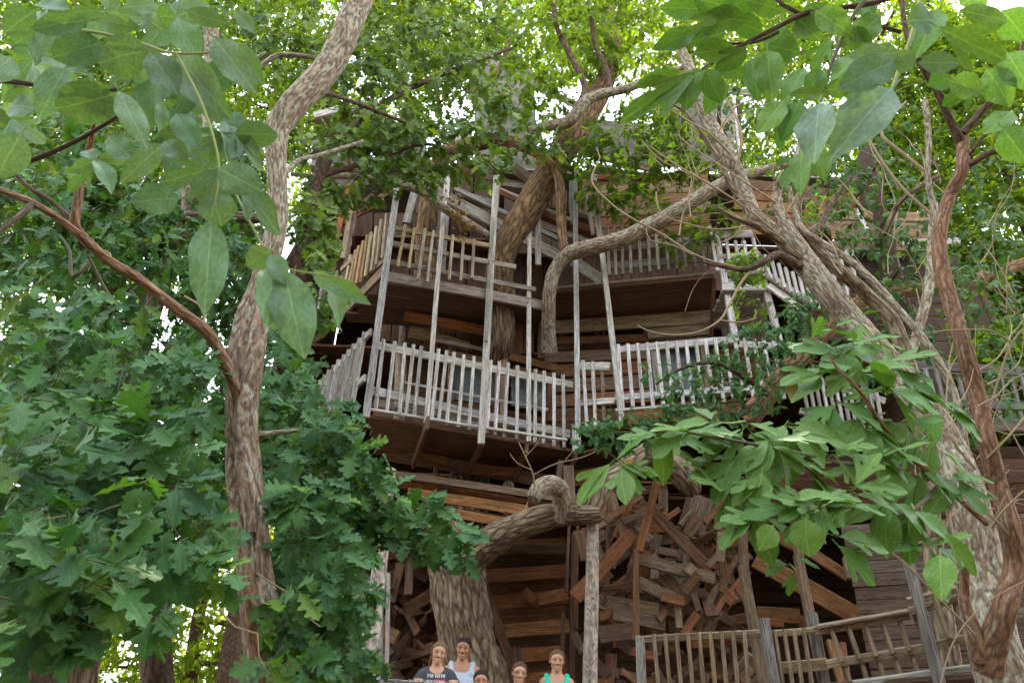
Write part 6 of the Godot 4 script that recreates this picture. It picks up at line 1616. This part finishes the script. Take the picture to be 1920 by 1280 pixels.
# ---------- people ----------
class Field:
	var lo: Vector3
	var cell: float
	var nx: int
	var ny: int
	var nz: int
	var d: PackedFloat32Array
	func _init(a: Vector3, b: Vector3, c: float) -> void:
		lo = a
		cell = c
		nx = int((b.x - a.x) / c) + 2
		ny = int((b.y - a.y) / c) + 2
		nz = int((b.z - a.z) / c) + 2
		d = PackedFloat32Array()
		d.resize(nx * ny * nz)
		d.fill(1.0)
	func capsule(a: Vector3, b: Vector3, ra: float, rb: float, k: float) -> void:
		var m := maxf(ra, rb) + k * 2.0 + cell * 2.0
		var p0 := (Vector3(minf(a.x, b.x), minf(a.y, b.y), minf(a.z, b.z)) - Vector3(m, m, m) - lo) / cell
		var p1 := (Vector3(maxf(a.x, b.x), maxf(a.y, b.y), maxf(a.z, b.z)) + Vector3(m, m, m) - lo) / cell
		var ab := b - a
		var l2 := maxf(ab.length_squared(), 1e-9)
		for z in range(maxi(0, int(p0.z)), mini(nz, int(p1.z) + 2)):
			for y in range(maxi(0, int(p0.y)), mini(ny, int(p1.y) + 2)):
				for x in range(maxi(0, int(p0.x)), mini(nx, int(p1.x) + 2)):
					var p := lo + Vector3(x, y, z) * cell
					var t := clampf((p - a).dot(ab) / l2, 0.0, 1.0)
					var f := p.distance_to(a + ab * t) - lerpf(ra, rb, t)
					var i := (z * ny + y) * nx + x
					var g := d[i]
					var h := maxf(k - absf(g - f), 0.0) / k
					d[i] = minf(g, f) - h * h * k * 0.25
	func cut(f: Callable) -> void:
		for z in nz:
			for y in ny:
				for x in nx:
					var i := (z * ny + y) * nx + x
					if d[i] < cell * 3.0:
						d[i] = maxf(d[i], f.call(lo + Vector3(x, y, z) * cell))
	func mesh_into(st: SurfaceTool, color: Callable, tr := Transform3D()) -> void:
		var base: int = st.get_meta("n") if st.has_meta("n") else 0
		var ids := PackedInt32Array()
		ids.resize(nx * ny * nz)
		ids.fill(-1)
		var sy := nx
		var sz := nx * ny
		var off := [0, 1, sy, sy + 1, sz, sz + 1, sz + sy, sz + sy + 1]
		var edges := [[0, 1], [2, 3], [4, 5], [6, 7], [0, 2], [1, 3], [4, 6], [5, 7], [0, 4], [1, 5], [2, 6], [3, 7]]
		var n := 0
		for z in nz - 1:
			for y in ny - 1:
				for x in nx - 1:
					var i := z * sz + y * sy + x
					var neg := 0
					for o: int in off:
						if d[i + o] < 0.0:
							neg += 1
					if neg == 0 or neg == 8:
						continue
					var s := Vector3()
					var c := 0
					for e: Array in edges:
						var v0 := d[i + off[e[0]]]
						var v1 := d[i + off[e[1]]]
						if (v0 < 0.0) != (v1 < 0.0):
							var t := v0 / (v0 - v1)
							var a := Vector3(e[0] & 1, (e[0] >> 1) & 1, e[0] >> 2)
							var b := Vector3(e[1] & 1, (e[1] >> 1) & 1, e[1] >> 2)
							s += a.lerp(b, t)
							c += 1
					var p := lo + (Vector3(x, y, z) + s / c) * cell
					var g := Vector3(d[i + 1] + d[i + sy + 1] + d[i + sz + 1] + d[i + sz + sy + 1] - d[i] - d[i + sy] - d[i + sz] - d[i + sz + sy], d[i + sy] + d[i + sy + 1] + d[i + sz + sy] + d[i + sz + sy + 1] - d[i] - d[i + 1] - d[i + sz] - d[i + sz + 1], d[i + sz] + d[i + sz + 1] + d[i + sz + sy] + d[i + sz + sy + 1] - d[i] - d[i + 1] - d[i + sy] - d[i + sy + 1])
					st.set_color(color.call(p))
					st.set_normal((tr.basis * g).normalized())
					st.set_uv(Vector2(p.x, p.y))
					st.add_vertex(tr * p)
					ids[i] = base + n
					n += 1
		for z in range(1, nz - 1):
			for y in range(1, ny - 1):
				for x in range(1, nx - 1):
					var i := z * sz + y * sy + x
					var inside := d[i] < 0.0
					for ax in 3:
						var st1: int = [1, sy, sz][ax]
						if (d[i + st1] < 0.0) == inside:
							continue
						var u: int = [sy, sz, 1][ax]
						var v: int = [sz, 1, sy][ax]
						var q0 := ids[i]
						var q1 := ids[i - u]
						var q2 := ids[i - u - v]
						var q3 := ids[i - v]
						if q0 < 0 or q1 < 0 or q2 < 0 or q3 < 0:
							continue
						var quad := [q0, q1, q2, q0, q2, q3] if not inside else [q0, q2, q1, q0, q3, q2]
						for k: int in quad:
							st.add_index(k)
		st.set_meta("n", base + n)

var head_field: Field

func make_head_field() -> void:
	# in units of the head's height: chin at 0, crown at 1, facing +z
	var f := Field.new(Vector3(-.5, -.42, -.6), Vector3(.5, 1.08, .6), 1.0 / 46.0)
	f.capsule(Vector3(0, .63, -.10), Vector3(0, .63, -.04), .36, .36, .05)
	f.capsule(Vector3(0, .60, .10), Vector3(0, .20, .14), .26, .17, .14)
	f.capsule(Vector3(-.15, .25, .0), Vector3(.15, .25, .0), .14, .14, .10)
	f.capsule(Vector3(0, .075, .2), Vector3(0, .085, .21), .075, .075, .10)
	for s: float in [-1.0, 1.0]:
		f.capsule(Vector3(.15 * s, .38, .20), Vector3(.19 * s, .40, .12), .10, .10, .08)
		f.capsule(Vector3(.355 * s, .52, -.06), Vector3(.35 * s, .42, -.04), .05, .04, .03)
		f.capsule(Vector3(.06 * s, .605, .30), Vector3(.2 * s, .60, .24), .05, .045, .06)
	f.capsule(Vector3(0, .53, .34), Vector3(0, .375, .415), .03, .05, .05)
	f.capsule(Vector3(-.05, .35, .35), Vector3(.05, .35, .35), .04, .04, .04)
	f.capsule(Vector3(-.085, .225, .275), Vector3(.085, .225, .275), .035, .035, .04)
	f.capsule(Vector3(0, .12, -.10), Vector3(0, -.38, -.14), .20, .20, .10)
	head_field = f

func hand_into(st: SurfaceTool, wrist: Vector3, dirv: Vector3, palm_n: Vector3, thumb: float, size: float, skin: Color, curl := 0.5) -> void:
	var f := Field.new(Vector3(-.08, -.03, -.07), Vector3(.08, .21, .07), 0.0055)
	f.capsule(Vector3(0, -.02, 0), Vector3(0, .02, 0), .022, .024, .01)
	f.capsule(Vector3(-.024, .03, 0), Vector3(-.026, .085, 0), .014, .013, .012)
	f.capsule(Vector3(.024, .03, 0), Vector3(.026, .085, 0), .014, .013, .012)
	f.capsule(Vector3(0, .02, 0), Vector3(0, .09, 0), .016, .014, .012)
	for i in 4:
		var x := -.033 + i * .022
		var l: float = [.058, .07, .076, .066][i] if thumb > 0 else [.066, .076, .07, .058][i]
		var a := Vector3(x, .092, 0)
		var b := a + Vector3(x * .1, cos(curl * .5), -sin(curl * .5)) * l * .5
		var c := b + Vector3(0, cos(curl * 1.3), -sin(curl * 1.3)) * l * .3
		var e := c + Vector3(0, cos(curl * 2.0), -sin(curl * 2.0)) * l * .25
		f.capsule(a, b, .0095, .009, .003)
		f.capsule(b, c, .009, .0082, .003)
		f.capsule(c, e, .0082, .007, .003)
	var tx := .034 * thumb
	f.capsule(Vector3(tx * .7, .025, 0), Vector3(tx * 1.5, .055, -.012), .013, .011, .008)
	f.capsule(Vector3(tx * 1.5, .055, -.012), Vector3(tx * 1.75, .088, -.022), .0105, .0085, .003)
	var y := dirv.normalized()
	var z := (palm_n - y * palm_n.dot(y)).normalized()
	var x := y.cross(z)
	f.mesh_into(st, func(_p): return skin, Transform3D(Basis(x, y, z) * size, wrist))

func person(label: String, px: float, py: float, d: float, floor_y: float, spec: Dictionary) -> void:
	var t := thing("person", label, "person", "visitors under the tree house")
	var crown := q(px, py, d)
	var h := crown.y - floor_y
	var hh_: float = h * float(spec.head)
	var root := Vector3(crown.x, floor_y, crown.z)
	var yaw: float = spec.get("yaw", 0.0)
	var tr := Transform3D(Basis(Vector3.UP, yaw), root)
	var skin: Color = spec.skin
	var chin := h - hh_
	var sh := chin - 0.035 * h            # shoulder line
	var w: float = spec.get("width", 1.0)
	var torso := [[Vector3(-.045 * w, .53, 0), Vector3(.045 * w, .53, 0), .066, .066], [Vector3(0, .53, 0), Vector3(0, .70, 0), .066, .066], [Vector3(-.03 * w, .62, 0), Vector3(.03 * w, .62, 0), .055, .055], [Vector3(-.040 * w, .73, .004), Vector3(.040 * w, .73, .004), .060, .060], [Vector3(-.038 * w, .765, 0), Vector3(.038 * w, .765, 0), .050, .050]]
	var caps := []
	for c in torso:
		caps.append([c[0] * h, c[1] * h, c[2] * h, c[3] * h])
	var shx := .070 * h * w
	caps.append([Vector3(-shx, sh - .028 * h, 0), Vector3(shx, sh - .028 * h, 0), .036 * h, .036 * h])
	caps.append([Vector3(-.04 * h, sh - .01 * h, -.012 * h), Vector3(.04 * h, sh - .01 * h, -.012 * h), .034 * h, .034 * h])
	caps.append([Vector3(0, sh - .02 * h, -.012 * h), Vector3(0, chin + .02 * h, -.004 * h), .034 * h, .031 * h])
	if spec.get("bust", false):
		for s: float in [-1.0, 1.0]:
			caps.append([Vector3(.045 * s, .735, .045) * h, Vector3(.045 * s, .725, .05) * h, .036 * h, .036 * h])
	var legs := []
	var arms := []
	var wrists := []
	for s: float in [-1.0, 1.0]:
		legs.append([Vector3(.05 * s, .52, 0) * h, Vector3(.055 * s, .28, .01) * h, .058 * h, .036 * h])
		legs.append([Vector3(.055 * s, .28, .01) * h, Vector3(.055 * s, .05, -.01) * h, .034 * h, .023 * h])
		legs.append([Vector3(.055 * s, .022, -.015) * h, Vector3(.062 * s, .018, .09) * h, .022 * h, .018 * h])
		var a := Vector3(s * (shx + .012 * h), sh - .03 * h, 0)
		var el: Vector3 = spec.get("elbow", Vector3(.145, .625, -.015)) * h
		var wr: Vector3 = spec.get("wrist", Vector3(.15, .49, .03)) * h
		el.x *= s
		wr.x *= s
		arms.append([a, el, .031 * h, .024 * h])
		arms.append([el, wr, .024 * h, .016 * h])
		wrists.append([el, wr, s])
	var body := Field.new(Vector3(-.22, -.02, -.13) * h, Vector3(.22, .93, .26) * h, 0.0135)
	for c in caps + legs + arms:
		body.capsule(c[0], c[1], c[2], c[3], .018 * h)
	var st := new_st()
	body.mesh_into(st, func(_p): return skin, tr)
	for e in wrists:
		var fore: Vector3 = (e[1] - e[0]).normalized()
		var hd: Vector3 = spec.get("hand_dir", fore)
		hand_into(st, tr * e[1], tr.basis * hd, tr.basis * spec.get("hand_normal", Vector3(e[2], 0, 0)), -e[2] if spec.has("hand_dir") else 1.0, h / 1.68, skin, spec.get("curl", 0.5))
	# head
	var tilt: Vector3 = spec.get("tilt", Vector3(.14, 0, 0))
	var hb_ := Basis.from_euler(Vector3(tilt.x, tilt.y, tilt.z)) * Basis.from_scale(Vector3(.92, 1, 1) * hh_)
	var ht := tr * Transform3D(hb_, Vector3(0, chin, .01 * h) - Basis.from_euler(tilt) * Vector3(0, 0, .05 * hh_))
	var lip := Color(skin.r * .9, skin.g * .62, skin.b * .62)
	var hair: Color = spec.hair
	var face := func(p: Vector3) -> Color:
		if p.z < .08:
			return skin
		var ax := absf(p.x)
		var e := pow((ax - .145) / .058, 2) + pow((p.y - .505) / .020, 2)
		if pow((ax - .145) / .03, 2) + pow((p.y - .505) / .022, 2) < 1.0:
			return Color(.07, .045, .035)
		if e < 1.0:
			return Color(.36, .32, .30)
		if pow((ax - .145) / .085, 2) + pow((p.y - .53) / .02, 2) < 1.0:
			return Color(.13, .075, .055)
		if absf(p.y - (.625 - pow(ax - .14, 2) * 1.6)) < .018 and ax > .06 and ax < .235:
			return hair.lerp(skin, .35)
		var sm: float = p.y - (.215 + p.x * p.x * 2.6)
		if pow(p.x / .125, 2) + pow(sm / .022, 2) < 1.0:
			return Color(.66, .63, .58) if spec.get("smile", true) else lip * .7
		if pow(p.x / .155, 2) + pow(sm / .046, 2) < 1.0:
			return lip
		var ck := exp(-(pow((ax - .19) / .10, 2) + pow((p.y - .37) / .09, 2)))
		return skin.lerp(Color(skin.r * 1.05, skin.g * .78, skin.b * .74), ck * .5)
	head_field.mesh_into(st, face, ht)
	part(t, "body", st.commit(), M.skin)
	# hair
	var hf := Field.new(Vector3(-.6, -.5, -.8), Vector3(.6, 1.15, .5), 1.0 / 30.0)
	hf.capsule(Vector3(0, .645, -.12), Vector3(0, .65, -.04), .40, .40, .05)
	hf.cut(func(p): return maxf((p.z - .20) - .95 * (p.y - .68) - .10 * p.x, .30 - p.y))
	for c in spec.get("locks", []):
		hf.capsule(c[0], c[1], c[2], c[3], .08)
	var hst := new_st()
	hf.mesh_into(hst, func(p): return hair * (.8 + .4 * absf(noise.get_noise_3d(p.x * 14, p.y * 3, p.z * 14))), ht)
	part(t, "hair", hst.commit(), M.tint)
	# clothes
	var cl := Field.new(Vector3(-.22, .40, -.14) * h, Vector3(.22, .92, .2) * h, 0.012)
	var ease := .008
	var shirt: Color = spec.shirt
	if spec.sleeves:
		for c in caps.slice(0, 7) + caps.slice(8):
			cl.capsule(c[0], c[1], c[2] + ease, c[3] + ease, .018 * h)
		for i in [0, 2]:
			var c: Array = arms[i]
			cl.capsule(c[0], c[0].lerp(c[1], .5), c[2] + ease * 1.8, c[2] + ease * 1.6, .02 * h)
		cl.cut(func(p): return maxf(maxf(.50 * h - p.y, .052 * h - p.distance_to(Vector3(0, sh + .032 * h, .035 * h))), absf(p.x) - .155 * h))
	else:
		for c in caps.slice(0, 5) + caps.slice(8):
			cl.capsule(c[0], c[1], c[2] + ease, c[3] + ease, .018 * h)
		cl.cut(func(p): return maxf(.50 * h - p.y, .052 * h - Vector2(p.x, p.y - (chin - .016 * h)).length()))
		for s: float in [-1.0, 1.0]:
			cl.capsule(Vector3(.058 * s * h, .79 * h, .040 * h), Vector3(.062 * s * h, sh + .012 * h, .006 * h), .021 * h, .016 * h, .02)
			cl.capsule(Vector3(.062 * s * h, sh + .012 * h, .006 * h), Vector3(.05 * s * h, .76 * h, -.05 * h), .016 * h, .020 * h, .02)
	var cst := new_st()
	cl.mesh_into(cst, func(_p): return shirt, tr)
	part(t, "shirt" if spec.sleeves else "tank_top", cst.commit(), M.tint)
	var tf := Field.new(Vector3(-.16, .02, -.12) * h, Vector3(.16, .58, .14) * h, 0.018)
	for c in [caps[0]] + legs.slice(0, 2) + legs.slice(3, 5):
		tf.capsule(c[0], c[1], c[2] + .012, c[3] + .012, .02)
	tf.cut(func(p): return maxf(p.y - .56 * h, .28 * h - p.y))
	var tst := new_st()
	tf.mesh_into(tst, func(_p): return Color(.05, .06, .10), tr)
	part(t, "shorts", tst.commit(), M.tint)
	if spec.has("glasses"):
		var gst := new_st()
		var up: float = spec.glasses
		for s: float in [-1.0, 1.0]:
			var ring := []
			var rad := []
			for k in 13:
				var a := TAU * k / 12.0
				var pz := .335 if up < .2 else .40
				ring.append(ht * (Vector3(.15 * s + cos(a) * .115, .50 + up + sin(a) * .085 * (1.0 if up < .2 else .6), pz - absf(.15 * s + cos(a) * .1) * .22 + (0.0 if up < .2 else sin(a) * -.06))))
				rad.append(.012 * hh_)
			tube_into(gst, ring, rad, 5, 10.0, 0.0, false)
			tube_into(gst, [ht * Vector3(.26 * s, .51 + up, ring_z(up)), ht * Vector3(.36 * s, .52 + up * .8, -.02)], [.011 * hh_, .011 * hh_], 5, 10.0, 0.0)
		tube_into(gst, [ht * Vector3(-.04, .51 + up, .33 if up < .2 else .38), ht * Vector3(.04, .51 + up, .33 if up < .2 else .38)], [.011 * hh_, .011 * hh_], 5, 10.0, 0.0)
		part(t, "sunglasses" if up > .2 else "eyeglasses", gst.commit(), M.dark_plastic)
	if spec.has("text"):
		var z: float = .060 * h + .026
		for l in [["I'M WITH", 0.0, chin / h - .072, .105, "print_white"], ["THE", -.036, chin / h - .106, .04, "print_white"], ["BAND", .022, chin / h - .106, .058, "print_white"]]:
			var tm := TextMesh.new()
			var sf := SystemFont.new()
			sf.font_names = PackedStringArray(["Droid Sans"])
			sf.font_weight = 700
			tm.font = sf
			tm.text = l[0]
			tm.font_size = 16
			tm.depth = .003
			tm.pixel_size = 1.0
			var wide := tm.get_aabb().size.x
			tm.pixel_size = float(l[3]) * h / wide
			var o := part(t, "lettering", tm, M[l[4]])
			o.transform = tr * Transform3D(Basis(), Vector3(l[1] * h, l[2] * h, z + .006))
		var bm := BoxMesh.new()
		bm.size = Vector3(.068 * h, .030 * h, .006)
		var ob := part(t, "printed_patch", bm, M.print_red)
		ob.transform = tr * Transform3D(Basis(), Vector3(.022 * h, chin - .106 * h, z))

func ring_z(up: float) -> float:
	return .29 if up < .2 else .30

func build_people() -> void:
	make_head_field()
	var fair := Color(.54, .29, .18)
	var tanned := Color(.45, .22, .13)
	var back := [[Vector3(0, .62, -.42), Vector3(.02, .45, -.52), .12, .12], [Vector3(.02, .45, -.52), Vector3(.06, -.1, -.45), .12, .05]]
	person("girl in a dark grey printed T-shirt with both hands on the fence, leftmost", 822, 1204, 8.5, 1.4, {"head": .130, "skin": fair, "hair": Color(.17, .10, .05), "shirt": Color(.055, .06, .068), "sleeves": true, "width": .95, "yaw": .08, "tilt": Vector3(.12, .05, -.12), "elbow": Vector3(.155, .69, .02), "wrist": Vector3(.10, .745, .15), "hand_dir": Vector3(0, .25, 1), "hand_normal": Vector3(0, 1, 0), "curl": .75, "text": true, "locks": back + [[Vector3(-.33, .5, -.05), Vector3(-.36, -.1, -.12), .08, .05]]})
	person("smiling woman in a pale blue-grey tank top with sunglasses pushed up on dark hair", 869, 1196, 8.9, 1.4, {"head": .126, "skin": tanned, "hair": Color(.035, .022, .018), "shirt": Color(.40, .45, .52), "sleeves": false, "bust": true, "tilt": Vector3(.14, -.05, -.06), "glasses": .36, "locks": back})
	person("small dark-haired child whose eyes just show above the bottom edge", 904, 1257, 8.4, 1.4, {"head": .15, "skin": tanned, "hair": Color(.03, .02, .016), "shirt": Color(.12, .03, .06), "sleeves": true, "tilt": Vector3(.1, .05, .05), "locks": back})
	person("girl wearing eyeglasses right of the big trunk", 973, 1242, 8.6, 1.4, {"head": .14, "skin": fair, "hair": Color(.11, .06, .035), "shirt": Color(.2, .2, .25), "sleeves": true, "tilt": Vector3(.1, .1, -.08), "glasses": .0, "locks": back})
	person("girl in a bright turquoise tank top beside the round log post", 1044, 1219, 8.7, 1.4, {"head": .130, "skin": fair, "hair": Color(.14, .08, .042), "shirt": Color(.03, .52, .34), "sleeves": false, "width": .92, "tilt": Vector3(.06, .05, -.02), "locks": back})
